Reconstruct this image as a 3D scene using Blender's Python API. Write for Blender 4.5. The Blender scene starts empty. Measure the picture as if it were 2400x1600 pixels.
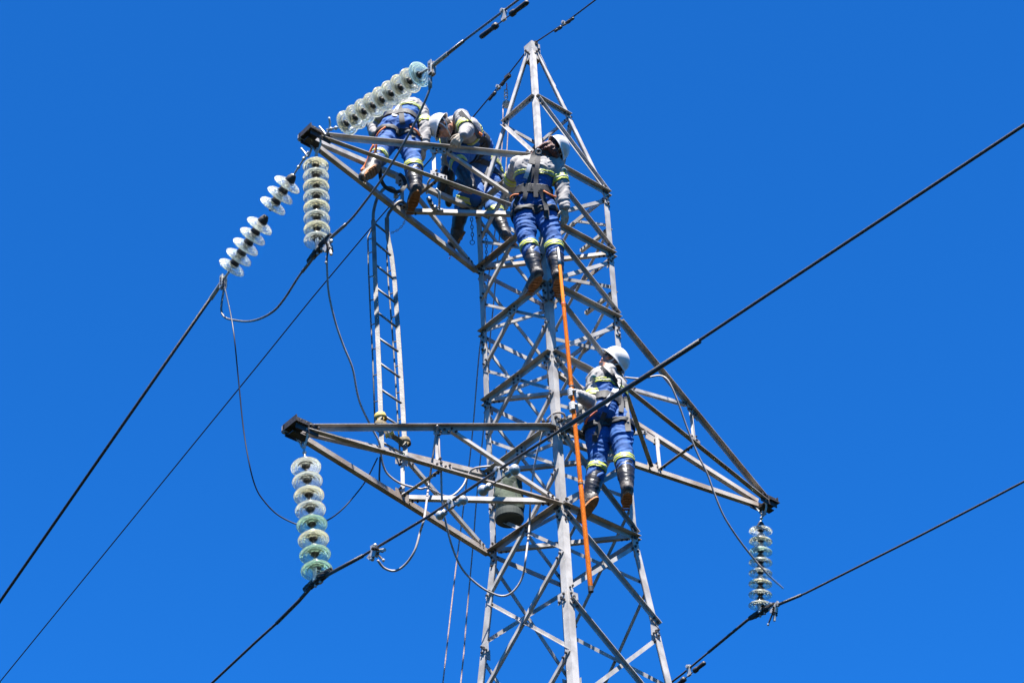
import bpy, math, random
import numpy as np
from mathutils import Vector, Matrix, noise
from mathutils.bvhtree import BVHTree
random.seed(4)
scn = bpy.context.scene
COL = scn.collection
V = Vector
# ------------------------------------------------------------------ camera
CAM = V((-10.873, -11.601, 1.60))
YAW, PITCH, ROLL = math.radians(41.824), math.radians(38.394), math.radians(-2.843)
FPX = 5028.15
_f = V((math.sin(YAW)*math.cos(PITCH), math.cos(YAW)*math.cos(PITCH), math.sin(PITCH)))
_r = V((math.cos(YAW), -math.sin(YAW), 0)); _u = _r.cross(_f)
cr, sr = math.cos(ROLL), math.sin(ROLL)
RT, UP, FW = (_r*cr+_u*sr), (_u*cr-_r*sr), _f
cd = bpy.data.cameras.new('camera'); cam = bpy.data.objects.new('camera', cd); COL.objects.link(cam)
cd.sensor_width = 36; cd.lens = 36*FPX/2400; cd.clip_start = .1; cd.clip_end = 5000
cam.matrix_world = Matrix(((RT.x, UP.x, -FW.x, CAM.x), (RT.y, UP.y, -FW.y, CAM.y), (RT.z, UP.z, -FW.z, CAM.z), (0, 0, 0, 1)))
scn.camera = cam
# ------------------------------------------------------------------ light
SUN_EL, SUN_AZ = math.radians(66), math.atan2(-.62, -.78)      # azimuth of the vector to the sun, from +y towards +x
w = bpy.data.worlds.new('World'); scn.world = w; w.use_nodes = True
nt = w.node_tree; bg = nt.nodes['Background']
sky = nt.nodes.new('ShaderNodeTexSky'); sky.sky_type = 'NISHITA'; sky.sun_disc = False
sky.sun_elevation = SUN_EL; sky.sun_rotation = SUN_AZ
sky.altitude = 900; sky.air_density = .8; sky.dust_density = .15; sky.ozone_density = 6.0
hs = nt.nodes.new('ShaderNodeHueSaturation'); hs.inputs['Saturation'].default_value = 1.0; hs.inputs['Hue'].default_value = .505
nt.links.new(sky.outputs[0], hs.inputs['Color']); mx = nt.nodes.new('ShaderNodeMix'); mx.data_type = 'RGBA'; mx.blend_type = 'MULTIPLY'; mx.inputs[0].default_value = 1; mx.inputs[7].default_value = (.10, .69, 1.19, 1)
nt.links.new(hs.outputs[0], mx.inputs[6]); nt.links.new(mx.outputs[2], bg.inputs[0]); bg.inputs[1].default_value = .064
sl = bpy.data.lights.new('sun', 'SUN'); sl.energy = 5.0; sl.angle = math.radians(.5); sl.color = (1, .955, .89)
sun = bpy.data.objects.new('sun', sl); COL.objects.link(sun)
sdir = V((math.sin(SUN_AZ)*math.cos(SUN_EL), math.cos(SUN_AZ)*math.cos(SUN_EL), math.sin(SUN_EL)))
sun.rotation_euler = sdir.to_track_quat('Z', 'Y').to_euler(); sun.location = (0, 0, 40)
scn.view_settings.view_transform = 'Standard'; scn.view_settings.look = 'None'
scn.view_settings.exposure = 1.95; scn.view_settings.gamma = 1
scn.render.engine = 'CYCLES'; scn.cycles.transparent_max_bounces = 24; scn.cycles.transmission_bounces = 8; scn.cycles.max_bounces = 12

# ------------------------------------------------------------------ placing helpers
def ray(px, py): return (FW + RT*((px-1200)/FPX) + UP*((800-py)/FPX))
def at_d(px, py, d): return CAM + ray(px, py)*d
def at_x(px, py, x): r = ray(px, py); return CAM + r*((x-CAM.x)/r.x)
def at_y(px, py, y): r = ray(px, py); return CAM + r*((y-CAM.y)/r.y)
def at_z(px, py, z): r = ray(px, py); return CAM + r*((z-CAM.z)/r.z)
def dep(p): return (p-CAM).dot(FW)
def pix(p): d = dep(p); q = p-CAM; return (1200+FPX*q.dot(RT)/d, 800-FPX*q.dot(UP)/d)

# ------------------------------------------------------------------ materials
KA = .80      # lowers all mat colours below real reflectance for deeper shade, matched to the exposure
def mat(name, color, rough=.6, metal=0, var=0, scale=8, bump=0, bscale=60, spec=.5, col2=None, trans=0, sss=0):
    m = bpy.data.materials.new(name); m.use_nodes = True; n = m.node_tree; b = n.nodes['Principled BSDF']
    color = tuple(c*KA for c in color); col2 = tuple(c*KA for c in col2) if col2 else None
    b.inputs['Base Color'].default_value = (*color, 1); b.inputs['Roughness'].default_value = rough
    b.inputs['Metallic'].default_value = metal; b.inputs['Specular IOR Level'].default_value = spec
    if trans: b.inputs['Transmission Weight'].default_value = trans
    tc = n.nodes.new('ShaderNodeTexCoord')
    if var or col2:
        t = n.nodes.new('ShaderNodeTexNoise'); t.inputs['Scale'].default_value = scale; t.inputs['Detail'].default_value = 6
        n.links.new(tc.outputs['Object'], t.inputs['Vector'])
        r = n.nodes.new('ShaderNodeValToRGB'); c2 = col2 or tuple(c*(1-var) for c in color); c1 = tuple(min(1, c*(1+var*.6)) for c in color)
        r.color_ramp.elements[0].position = .36; r.color_ramp.elements[1].position = .62
        r.color_ramp.elements[0].color = (*c2, 1); r.color_ramp.elements[1].color = (*c1, 1)
        n.links.new(t.outputs['Fac'], r.inputs[0]); n.links.new(r.outputs[0], b.inputs['Base Color'])
    if bump:
        t2 = n.nodes.new('ShaderNodeTexNoise'); t2.inputs['Scale'].default_value = bscale; t2.inputs['Detail'].default_value = 4
        n.links.new(tc.outputs['Object'], t2.inputs['Vector'])
        bp = n.nodes.new('ShaderNodeBump'); bp.inputs['Strength'].default_value = bump; bp.inputs['Distance'].default_value = .01
        n.links.new(t2.outputs['Fac'], bp.inputs['Height']); n.links.new(bp.outputs[0], b.inputs['Normal'])
    return m
M = dict(
 steel=mat('galvanised_steel', (.41, .39, .365), .55, .0, .22, 7, .12, 120, col2=(.30, .28, .26), spec=.3),
 steel2=mat('weathered_steel', (.38, .345, .31), .6, .0, .25, 5, .25, 100, col2=(.27, .215, .175), spec=.3),
 zinc=mat('bright_zinc', (.46, .45, .42), .38, .4, .2, 20, .2, 90),
 dark=mat('dark_iron', (.055, .048, .044), .55, .4, .3, 30, .3, 120),
 wire=mat('stranded_conductor', (.075, .07, .068), .5, .5, .25, 40, .4, 300),
 shieldw=mat('shield_wire_steel', (.05, .05, .06), .5, .5),
 wire2=mat('aluminium_conductor', (.20, .19, .18), .4, .5, .2, 40, .4, 300),
 cable=mat('grounding_cable_sheath', (.34, .30, .27), .45, 0, .2, 12),
 rope=mat('rope_fibre', (.42, .31, .28), .8, 0, .3, 60, .4, 300),
 alu=mat('ladder_aluminium', (.21, .20, .175), .55, .0, .25, 9, .2, 80, col2=(.13, .12, .11)),
 orange=mat('orange_fibreglass', (.95, .27, .012), .25, 0, .08, 6),
 black=mat('black_webbing', (.012, .012, .014), .7, 0, .3, 60, .06, 250),
 grey_web=mat('grey_webbing', (.032, .032, .036), .8, 0, .2, 60, .06, 250),
 white_web=mat('white_label', (.52, .52, .52), .6),
 olive=mat('olive_webbing', (.12, .09, .04), .8, 0, .3, 30),
 yellow=mat('yellow_webbing', (.44, .33, .07), .7, 0, .3, 30),
 shirt=mat('grey_shirt_cloth', (.30, .285, .275), .85, 0, .06, 5, .12, 60),
 blue=mat('blue_work_cloth', (.004, .078, .29), .8, 0, .12, 6, .12, 60),
 band=mat('yellow_reflective_band', (.46, .52, .06), .5, 0, .1, 40),
 bandg=mat('grey_reflective_band', (.38, .40, .29), .45),
 leather=mat('black_leather', (.014, .013, .014), .38, 0, .3, 15, .12, 40),
 toecap=mat('worn_boot_leather', (.05, .042, .04), .6, 0, .4, 25, .5, 60),
 sole=mat('tan_rubber_sole', (.30, .12, .035), .75, 0, .3, 30, .4, 80),
 skin=mat('skin', (.38, .19, .13), .5, 0, .1, 20),
 glove=mat('leather_glove', (.42, .35, .265), .8, 0, .25, 35, .5, 90),
 wglove=mat('white_glove', (.52, .50, .47), .8, 0, .15, 35, .5, 90),
 helmet=mat('white_helmet_plastic', (.66, .64, .60), .3, 0, .08, 14, .08, 30),
 liner=mat('helmet_liner', (.05, .05, .06), .6),
 hair=mat('dark_hair', (.035, .018, .012), .6, 0, .3, 40, .6, 120),
 redhair=mat('red_brown_hair', (.12, .032, .018), .55, 0, .5, 60, .8, 150),
 lens=mat('dark_lens', (.03, .03, .04), .1),
 obrope=mat('orange_rope', (.62, .14, .02), .7, 0, .2, 60),
 bag=mat('green_canvas', (.05, .072, .044), .85, 0, .3, 9, .6, 30),
 bagdark=mat('dark_canvas', (.025, .035, .03), .8),
 badge=mat('white_badge_cloth', (.50, .52, .52), .7), teal=mat('teal_print', (.02, .22, .20), .7), redp=mat('red_print', (.55, .12, .06), .7),
 darkened_grass=mat('darkened_grass', (.010, .015, .005), 1, 0, .3, .4, .6, 20, col2=(.012, .010, .006), spec=0),  # unseen ground, darker than real grass so little light bounces onto undersides
)
def glassmat(name, tint, mix):
    m = bpy.data.materials.new(name); m.use_nodes = True; n = m.node_tree; out = n.nodes['Material Output']; b = n.nodes['Principled BSDF']
    b.inputs['Base Color'].default_value = (*tint, 1); b.inputs['Roughness'].default_value = .10
    b.inputs['Transmission Weight'].default_value = 1; b.inputs['IOR'].default_value = 1.45
    d = n.nodes.new('ShaderNodeBsdfTranslucent'); d.inputs[0].default_value = (*[min(1, t*.95) for t in tint], 1)
    d2 = n.nodes.new('ShaderNodeBsdfDiffuse'); d2.inputs[0].default_value = (*[t*.85 for t in tint], 1)
    a = n.nodes.new('ShaderNodeMixShader'); a.inputs[0].default_value = .5; n.links.new(d.outputs[0], a.inputs[1]); n.links.new(d2.outputs[0], a.inputs[2])
    x = n.nodes.new('ShaderNodeMixShader'); x.inputs[0].default_value = mix; n.links.new(b.outputs[0], x.inputs[1]); n.links.new(a.outputs[0], x.inputs[2])
    n.links.new(x.outputs[0], out.inputs[0]); return m
M['glass'] = glassmat('pale_glass', (.93, .95, .86), .20)
M['yglass'] = glassmat('yellowish_glass', (.95, .93, .74), .24)
M['gglass'] = glassmat('green_glass', (.62, .82, .66), .2)
M['bglass'] = glassmat('aqua_glass', (.78, .94, .85), .30)

# ------------------------------------------------------------------ mesh builder
def cr_spline(pts, n=6):
    pts = [V(p) for p in pts]
    if len(pts) < 3: return pts
    P = [pts[0]*2-pts[1]]+pts+[pts[-1]*2-pts[-2]]; out = []
    for i in range(1, len(P)-2):
        a, b, c, d = P[i-1:i+3]
        for k in range(n):
            t = k/n
            out.append(.5*((2*b)+(c-a)*t+(2*a-5*b+4*c-d)*t*t+(3*b-a-3*c+d)*t**3))
    out.append(pts[-1]); return out
def frame(d, hint=None):
    d = d.normalized(); h = V(hint) if hint is not None else (V((0, 0, 1)) if abs(d.z) < .9 else V((1, 0, 0)))
    a = (h - d*h.dot(d)); a = a.normalized() if a.length > 1e-6 else d.orthogonal().normalized()
    return a, d.cross(a)
class MB:
    def __init__(s): s.v = []; s.f = []; s.m = []; s.mats = []
    def mi(s, m):
        if m not in s.mats: s.mats.append(m)
        return s.mats.index(m)
    def add(s, vs, fs, m):
        o = len(s.v); s.v += [tuple(p) for p in vs]; k = s.mi(m)
        for f in fs: s.f.append([o+i for i in f]); s.m.append(k)
    def sweep(s, path, prof, m, hint=None, scales=None):
        """prof: list of 2-d points swept along path"""
        path = [V(p) for p in path]; n = len(prof); vs = []; a = None
        for i, p in enumerate(path):
            d = (path[min(i+1, len(path)-1)]-path[max(i-1, 0)]).normalized()
            if a is None: a, b = frame(d, hint)
            else:
                if hint is not None: a, b = frame(d, hint)
                else: a = (a-d*a.dot(d)).normalized(); b = d.cross(a)
            sc = scales[i] if scales else 1
            for x, y in prof: vs.append(p+a*(x*sc)+b*(y*sc))
        fs = []
        for i in range(len(path)-1):
            for j in range(n): k = (j+1) % n; fs.append((i*n+j, i*n+k, (i+1)*n+k, (i+1)*n+j))
        fs.append(tuple(range(n-1, -1, -1))); o = (len(path)-1)*n; fs.append(tuple(range(o, o+n)))
        s.add(vs, fs, m)
    def tube(s, path, r, m, n=8, scales=None):
        s.sweep(path, [(r*math.cos(2*math.pi*i/n), r*math.sin(2*math.pi*i/n)) for i in range(n)], m, None, scales)
    def ribbon(s, path, wd, th, m, hint):
        s.sweep(path, [(-th/2, -wd/2), (th/2, -wd/2), (th/2, wd/2), (-th/2, wd/2)], m, hint)
    def angle(s, p0, p1, u, v, a, b, t, m):
        """L section: heel on p0-p1, flange a along u, flange b along v"""
        p0, p1 = V(p0), V(p1); d = (p1-p0).normalized()
        u = V(u); v = V(v); u = (u-d*u.dot(d)).normalized(); v = (v-d*v.dot(d)-u*v.dot(u)).normalized()
        pr = [(0, 0), (a, 0), (a, t), (t, t), (t, b), (0, b)]
        vs = [p+u*x+v*y for p in (p0, p1) for x, y in pr]
        fs = [(j, (j+1) % 6, 6+(j+1) % 6, 6+j) for j in range(6)]+[(0, 5, 4, 3), (0, 3, 2, 1), (6, 7, 8, 9), (6, 9, 10, 11)]
        s.add(vs, fs, m)
    def box(s, c, ax, ay, az, m):
        """half extents given as vectors"""
        c = V(c); ax = V(ax); ay = V(ay); az = V(az)
        vs = [c+ax*i+ay*j+az*k for i in (-1, 1) for j in (-1, 1) for k in (-1, 1)]
        s.add(vs, [(0, 1, 3, 2), (4, 6, 7, 5), (0, 4, 5, 1), (2, 3, 7, 6), (0, 2, 6, 4), (1, 5, 7, 3)], m)
    def lathe(s, o, d, prof, m, n=20):
        """prof: (radius, distance along d)"""
        o = V(o); d = V(d).normalized(); a, b = frame(d); vs = []; fs = []
        for r, h in prof:
            for k in range(n): an = 2*math.pi*k/n; vs.append(o+d*h+(a*math.cos(an)+b*math.sin(an))*max(r, 1e-4))
        for i in range(len(prof)-1):
            for k in range(n): k2 = (k+1) % n; fs.append((i*n+k, i*n+k2, (i+1)*n+k2, (i+1)*n+k))
        s.add(vs, fs, m)
    def ball(s, c, r, m, n=12, sx=None):
        c = V(c); pr = [(r*math.sin(math.pi*i/8), -r*math.cos(math.pi*i/8)) for i in range(9)]
        if sx is None: s.lathe(c, (0, 0, 1), pr, m, n)
        else:   # ellipsoid, sx = three axis vectors
            vs = []; fs = []
            for i in range(11):
                th = math.pi*i/10
                for k in range(n):
                    ph = 2*math.pi*k/n; vs.append(c+sx[0]*(math.sin(th)*math.cos(ph))+sx[1]*(math.sin(th)*math.sin(ph))+sx[2]*math.cos(th))
            for i in range(10):
                for k in range(n): k2 = (k+1) % n; fs.append((i*n+k, (i+1)*n+k, (i+1)*n+k2, i*n+k2))
            s.add(vs, fs, m)
    def cone(s, p, q, r1, r2, m=None, n=14):
        """rounded cone"""
        p, q = V(p), V(q); L = (q-p).length; d = (q-p).normalized() if L > 1e-6 else V((0, 0, 1))
        pr = [(r1*math.sin(a), -r1*math.cos(a)) for a in [math.pi/2*i/4 for i in range(5)]]
        pr += [(r2*math.cos(a), L+r2*math.sin(a)) for a in [math.pi/2*i/4 for i in range(5)]]
        s.lathe(p, d, pr, m, n)
    def mesh(s, name):
        me = bpy.data.meshes.new(name); me.from_pydata(s.v, [], s.f)
        for m in s.mats:
            if m: me.materials.append(M[m])
        if any(s.mats): me.polygons.foreach_set('material_index', s.m)
        me.update(); return me
    def build(s, name, parent=None, smooth=False, loc=None):
        me = s.mesh(name)
        if loc is not None:
            me.transform(Matrix.Translation(-V(loc)))
        if smooth: me.polygons.foreach_set('use_smooth', [True]*len(me.polygons)); me.update()
        return link(name, me, parent, loc)
def link(name, me, parent=None, loc=None):
    o = bpy.data.objects.new(name, me); COL.objects.link(o)
    if loc is not None: o.location = V(loc)
    if parent is not None:
        o.parent = parent
        if loc is None:            # mesh given in world coordinates
            off = V((0, 0, 0)); p = parent
            while p is not None: off += V(p.location); p = p.parent
            me.transform(Matrix.Translation(-off))
    return o
def tag(o, label, cat, group=None, kind=None):
    o['label'] = label
    if kind: o['kind'] = kind
    else: o['category'] = cat
    if kind and cat: o['category'] = cat
    if group: o['group'] = group
    return o
def thing(name, loc, label, cat, group=None):
    e = bpy.data.objects.new(name, None); COL.objects.link(e); e.location = V(loc); e.empty_display_size = .2
    return tag(e, label, cat, group)
def part(mb, name, parent, smooth=False): return mb.build(name, parent, smooth)

# ------------------------------------------------------------------ ground
g = MB(); S = 1500; N_ = 30
g.add([(-S, -S, 0), (S, -S, 0), (S, S, 0), (-S, S, 0)], [(0, 1, 2, 3)], 'darkened_grass')
go = g.build('ground'); go['kind'] = 'structure'; go['label'] = 'darkened grassy ground under the tower'

# ------------------------------------------------------------------ tower skeleton
KX = .929; SC = .92; ZO = 9.37
LV = dict(P=8.3694, A=7.1371, B=6.2645, C=5.3961, D=4.5048, E=3.6319, G=2.7099, H=1.6909)
WD = dict(P=.2704, A=.5287, B=.5262, C=.5236, D=.5210, E=.5184, G=.5157, H=.6092)
Z = {k: z*SC+ZO for k, z in LV.items()}; W = {k: x*SC for k, x in WD.items()}
zz, ww = Z['H'], W['H']; slope = (W['H']-W['G'])/(Z['G']-Z['H'])
for k, st in zip('IJKLMNO', (1.12, 1.25, 1.4, 1.55, 1.7, 1.85, 2.0)):
    zz -= st; ww += slope*st; Z[k] = max(zz, .0) if k != 'O' else 0; W[k] = ww
W['O'] = W['G']+slope*(Z['G'])
if Z['N'] < .6: Z['N'] = .9; W['N'] = W['G']+slope*(Z['G']-.9)
APEX = 9.5543*SC+ZO; ZA = APEX-.06; WA_ = .05
ORD = 'ABCDEGHIJKLMNO'
SG = dict(N=(-1, -1), L=(-1, 1), R=(1, -1), F=(1, 1))
def wz(z):
    """half width of the tower at height z"""
    ks = 'PABCDEGHIJKLMNO'
    if z >= Z['P']: t = (z-Z['P'])/(ZA-Z['P']); return W['P']+(WA_-W['P'])*t
    for a, b in zip(ks, ks[1:]):
        if Z[b] <= z <= Z[a]+1e-9:
            t = (Z[a]-z)/(Z[a]-Z[b]) if Z[a] != Z[b] else 0; return W[a]+(W[b]-W[a])*t
    return W['O']
def lg(leg, z):
    if isinstance(z, str): z = Z[z]
    h = wz(z); sx, sy = SG[leg]; return V((sx*h*KX, sy*h, z))
tower = thing('lattice_tower', (0, 0, 0), 'tall grey galvanised steel lattice pylon with pointed peak and three triangular arms', 'tower')
TLOW = 4.2
# legs
for k in 'NLRF':
    sx, sy = SG[k]; m = MB()
    nodes = [0, Z['G'], Z['A'], ZA]; a = [.070, .062, .051]
    for i in range(3):
        p0, p1 = lg(k, nodes[i]), lg(k, nodes[i+1]); m.angle(p0, p1, (-sx, 0, 0), (0, -sy, 0), a[i], a[i], .008, 'steel')
    # splice plates
    for z in (Z['G'], Z['A'], Z['C']-.06):
        p = lg(k, z); d = (lg(k, z-.3)-lg(k, z-.6)).normalized()
        m.box(p+V((-sx*.034, sy*.007, -.02)), V((.030, 0, 0)), V((0, .004, 0)), V((0, 0, .12)), 'steel')
        m.box(p+V((sx*.007, -sy*.034, -.02)), V((.004, 0, 0)), V((0, .030, 0)), V((0, 0, .12)), 'steel')
        for i in range(6):
            hz = z-.13+i*.044
            m.lathe(V((p.x-sx*(.022+.024*(i % 2)), p.y+sy*.010, hz)), (0, sy, 0), [(0, .016), (.012, .014), (.012, 0)], 'dark', 6)
            m.lathe(V((p.x+sx*.010, p.y-sy*(.022+.024*(i % 2)), hz)), (sx, 0, 0), [(0, .016), (.012, .014), (.012, 0)], 'dark', 6)
    part(m, 'leg', tower)
FACES = dict(NR=('N', 'R', V((0, -1, 0))), NL=('N', 'L', V((-1, 0, 0))), LF=('L', 'F', V((0, 1, 0))), RF=('R', 'F', V((1, 0, 0))))
def brace(p, q, nrm, name, size=.05, off=.0, out=True, upper=False, m='steel', trim=.02, parent=None):
    """angle bar lying on a face with outward normal nrm; the standing flange points out (or in) on the upper or lower edge"""
    p, q = V(p), V(q); d = (q-p).normalized(); p = p+d*trim; q = q-d*trim; nrm = V(nrm)
    up = nrm.cross(d); up = up if up.z > 0 else -up
    if abs(up.z) < .05: up = V((0, 0, 1)).cross(d)
    u = -up if upper else up; h = (up if upper else -up)*size*.5
    mb = MB(); o = nrm*off
    mb.angle(p+h+o, q+h+o, u, nrm if out else -nrm, size, size, .005, m)
    # bolts at both ends
    for e, s in ((p, 1), (q, -1)):
        for k in (0, 1):
            c = e+d*s*(.03+.045*k)+o
            mb.lathe(c, nrm, [(0, .022), (.010, .020), (.010, -.010), (0, -.011)], 'dark', 6)
    return part(mb, name, parent or tower)
def half(k):
    i = ORD.index(k); return (Z[ORD[i]]+Z[ORD[i+1]])/2
cnt = 0
for fn, (a, b, nr) in FACES.items():
    for k in 'ABCDEG':
        zo = V((0, 0, .008 if fn in ('NL', 'RF') else 0)); brace(lg(a, k)+zo, lg(b, k)+zo, nr, 'horizontal_brace', .050, .003, True, True, trim=.0, m='steel2' if k in 'BG' else 'steel')
    if fn in ('NR', 'LF'):
        for k, k2 in zip(ORD, ORD[1:]):
            if k in 'LMNO' : continue
            brace(lg(a, k)-V((0, 0, .05)), lg(b, k2)+V((0, 0, .04)), nr, 'diagonal_brace', .036, .012, True, True)
            brace(lg(b, k)-V((0, 0, .05)), lg(a, k2)+V((0, 0, .04)), nr, 'diagonal_brace', .036, -.012, False, False)
    else:
        hs_ = [half(k) for k in ORD[:-1] if k not in 'MNO']
        zc = Z['A']; c0 = (lg(a, 'A')+lg(b, 'A'))*.5
        brace(lg(a, hs_[0]), c0, nr, 'diagonal_brace', .031, .012, False, False)
        brace(lg(b, hs_[0]), c0, nr, 'diagonal_brace', .031, -.010, False, False)
        for z1, z2 in zip(hs_, hs_[1:]):
            brace(lg(a, z1), lg(b, z2), nr, 'diagonal_brace', .031, .012, False, False)
            brace(lg(b, z1), lg(a, z2), nr, 'diagonal_brace', .031, -.026, True, False)
# lowest panels of the legs, out of the picture
for fn, (a, b, nr) in FACES.items():
    for k, k2 in zip('LMN', 'MNO'):
        brace(lg(a, k), lg(b, k2), nr, 'diagonal_brace', .06, .012); brace(lg(b, k), lg(a, k2), nr, 'diagonal_brace', .06, -.03, False)
for k_, (sx_, sy_) in SG.items():
    for lv_ in 'BDEH':
        p_ = lg(k_, lv_)
        for nn, tt in ((V((0, sy_, 0)), V((-sx_, 0, 0))), (V((sx_, 0, 0)), V((0, -sy_, 0)))):
            g_ = MB(); c = p_+tt*.060+nn*.008+V((0, 0, -.02)); g_.box(c, tt*.048, nn*.003, V((0, 0, .050)), 'steel')
            for i in range(5): g_.lathe(c+tt*(-.032+.030*(i % 3))+V((0, 0, -.032+.035*(i % 2)+.02*(i // 3))), nn, [(0, .02), (.011, .017), (.011, 0)], 'dark', 6)
            part(g_, 'gusset_plate', tower)
for k_ in 'CDEG':
    for a_, b_, nr in (FACES['NL'], FACES['RF']):
        c = (lg(a_, k_)+lg(b_, k_))*.5; tt = (lg(b_, k_)-lg(a_, k_)).normalized(); g_ = MB(); g_.box(c+nr*.016+V((0, 0, -.01)), tt*.06, nr*.003, V((0, 0, .05)), 'steel')
        for i in range(4): g_.lathe(c+nr*.016+tt*(-.03+.06*(i % 2))+V((0, 0, -.03+.04*(i // 2))), nr, [(0, .018), (.010, .015), (.010, 0)], 'dark', 6)
        part(g_, 'gusset_plate', tower)
# level frames across the tower
for k, mm in (('B', 'steel2'), ('D', 'steel'), ('E', 'steel'), ('G', 'steel')):
    brace(lg('L', k)+V((.03, -.03, .02)), lg('R', k)+V((-.03, .03, .02)), V((0, 0, 1)), 'plan_brace', .038, 0, True, False, mm)
# half level struts on the right side
for k in 'ABCD':
    z = half(k); brace(lg('R', z), (lg('R', z)*.5+lg('F', z)*.5), V((1, 0, 0)), 'redundant_brace', .035, .004, True, False)
# peak
for a, b, nr in FACES.values():
    zo = V((0, 0, .008 if nr.x else 0)); brace(lg(a, 'P')+zo, lg(b, 'P')+zo, nr, 'horizontal_brace', .042, .003, True, True, trim=0)
def pk(a, b, nr, up): brace(lg(a, 'P'), lg(b, 'A'), nr, 'diagonal_brace', .036, .010, True, up)
pk('N', 'R', FACES['NR'][2], True); pk('L', 'N', FACES['NL'][2], False); pk('F', 'L', FACES['LF'][2], False); pk('R', 'F', FACES['RF'][2], False)
m = MB(); p = V((0, 0, ZA))
for s in (-1, 1):
    m.box(p+V((s*.055, 0, -.05)), V((.005, 0, 0)), V((0, .06, 0)), V((0, 0, .12)), 'steel')
    m.box(p+V((0, s*.06, -.05)), V((.055, 0, 0)), V((0, .005, 0)), V((0, 0, .12)), 'steel')
    for i in range(3):
        m.lathe(p+V((s*.058, -.03+.03*i, -.12+.05*i)), (s, 0, 0), [(0, .02), (.013, .018), (.013, 0)], 'dark', 6)
        m.lathe(p+V((-.03+.03*i, s*.063, -.12+.05*i)), (0, s, 0), [(0, .02), (.013, .018), (.013, 0)], 'dark', 6)
m.box(p+V((0, 0, .06)), V((.02, 0, 0)), V((0, .075, 0)), V((0, 0, .025)), 'dark')
part(m, 'peak_cap', tower)

# ------------------------------------------------------------------ cross arms
TIP = dict(U=V((-2.974*SC, 0, 6.326*SC+ZO)), W=V((-3.045*SC, 0, 2.737*SC+ZO)), V=V((2.951*SC, 0, 4.432*SC+ZO)))
def arm(key, near, far, ku, kl, mm):
    tip = TIP[key]; s = -1 if tip.x < 0 else 1
    root = bpy.data.objects.new('cross_arm', None); COL.objects.link(root); root.parent = tower; root.empty_display_size = .2
    nrN, nrF = V((0, -1, 0)), V((0, 1, 0)); out = V((s, 0, 0)); T = .51
    ch = {}
    for leg, nr in ((near, nrN), (far, nrF)):
        for kk in (ku, kl):
            q = lg(leg, kk)+V((s*.012, 0, 0)); off = V((0, nr.y*.045, .03 if kk == ku else -.02))
            p = tip+off; ch[(leg, kk)] = (p, q)
            mb = MB(); d = (q-p).normalized()
            vert = V((0, 0, -1)) if (kk == ku and leg == near) else V((0, 0, 1))
            # horizontal flange below facing the ground, vertical flange on the outer side
            mb.angle(p, q, nr, vert, .048, .048, .006, mm)
            for k in range(3):
                c = q-d*(.04+.05*k)+V((0, nr.y*.006, .04)); mb.lathe(c, nr, [(0, .02), (.012, .018), (.012, -.008)], 'dark', 6)
            part(mb, 'chord', root)
    def nd(leg, kk, t=T): p, q = ch[(leg, kk)]; return p.lerp(q, t)
    nl = lg(near, kl); fl = lg(far, kl)
    B = lambda p, q, n, **k: brace(p, q, n, 'arm_brace', k.pop('size', .034), 0, parent=root, **k)
    up = V((0, 0, .02))
    B(nd(near, ku)-V((0, 0, .0)), nd(near, kl)+up, nrN, out=False)
    B(nd(far, ku), nd(far, kl)+up, nrF, out=False)
    B(nd(near, ku, T+.03), nl+V((s*.05, 0, .05)), nrN, out=False)
    B(nd(far, ku, T+.03), fl+V((s*.05, 0, .05)), nrF, out=True)
    B(nd(near, kl, T+.01)+up, nd(far, kl, T)+up, V((0, 0, -1)), out=False, m='steel2')
    B(nd(far, kl, T+.03)+up*1.3, nl+V((s*.05, .04, .03)), V((0, 0, -1)), out=False, size=.042)
    for leg, nr in ((near, nrN), (far, nrF)):
        for kk in (ku, kl):
            c = nd(leg, kk, T+.01); d = (ch[(leg, kk)][1]-ch[(leg, kk)][0]).normalized(); g_ = MB(); sg = -1 if kk == ku else 1
            c = c+nr*.008+V((0, 0, sg*.045)); g_.box(c, d*.085, nr*.003, V((0, 0, .050)), mm)
            for k in range(4): g_.lathe(c+d*(-.06+.04*k)+V((0, 0, sg*(.025 if k % 2 else .0))), nr, [(0, .02), (.010, .017), (.010, 0)], 'dark', 6)
            part(g_, 'gusset_plate', root)
    mb = MB()     # end plates
    mb.box(tip+V((s*.085, 0, .0)), V((.065, 0, 0)), V((0, .105, 0)), V((0, 0, .006)), 'dark')
    mb.box(tip+V((s*.02, .075, .0)), V((.11, 0, 0)), V((0, .005, 0)), V((0, 0, .055)), 'dark')
    mb.box(tip+V((s*.02, -.075, .0)), V((.11, 0, 0)), V((0, .005, 0)), V((0, 0, .055)), 'dark')
    mb.box(tip+V((s*.14, 0, .03)), V((.005, 0, 0)), V((0, .095, 0)), V((0, 0, .032)), 'dark')
    mb.box(tip+V((s*.11, .085, .02)), V((.035, 0, 0)), V((0, .02, 0)), V((0, 0, .035)), 'steel')
    mb.box(tip+V((s*.05, 0, -.06)), V((.08, 0, 0)), V((0, .035, 0)), V((0, 0, .005)), 'dark')
    for i in range(4):
        for sy in (-1, 1): mb.lathe(tip+V((s*(-.08+i*.06), sy*.08, .02)), (0, sy, 0), [(0, .025), (.014, .022), (.014, 0)], 'dark', 6)
    part(mb, 'end_plate', root)
    return ch
CH = {}
CH['U'] = arm('U', 'N', 'L', 'A', 'B', 'steel'); CH['W'] = arm('W', 'N', 'L', 'E', 'G', 'steel2'); CH['V'] = arm('V', 'R', 'F', 'C', 'D', 'steel2')

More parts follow.
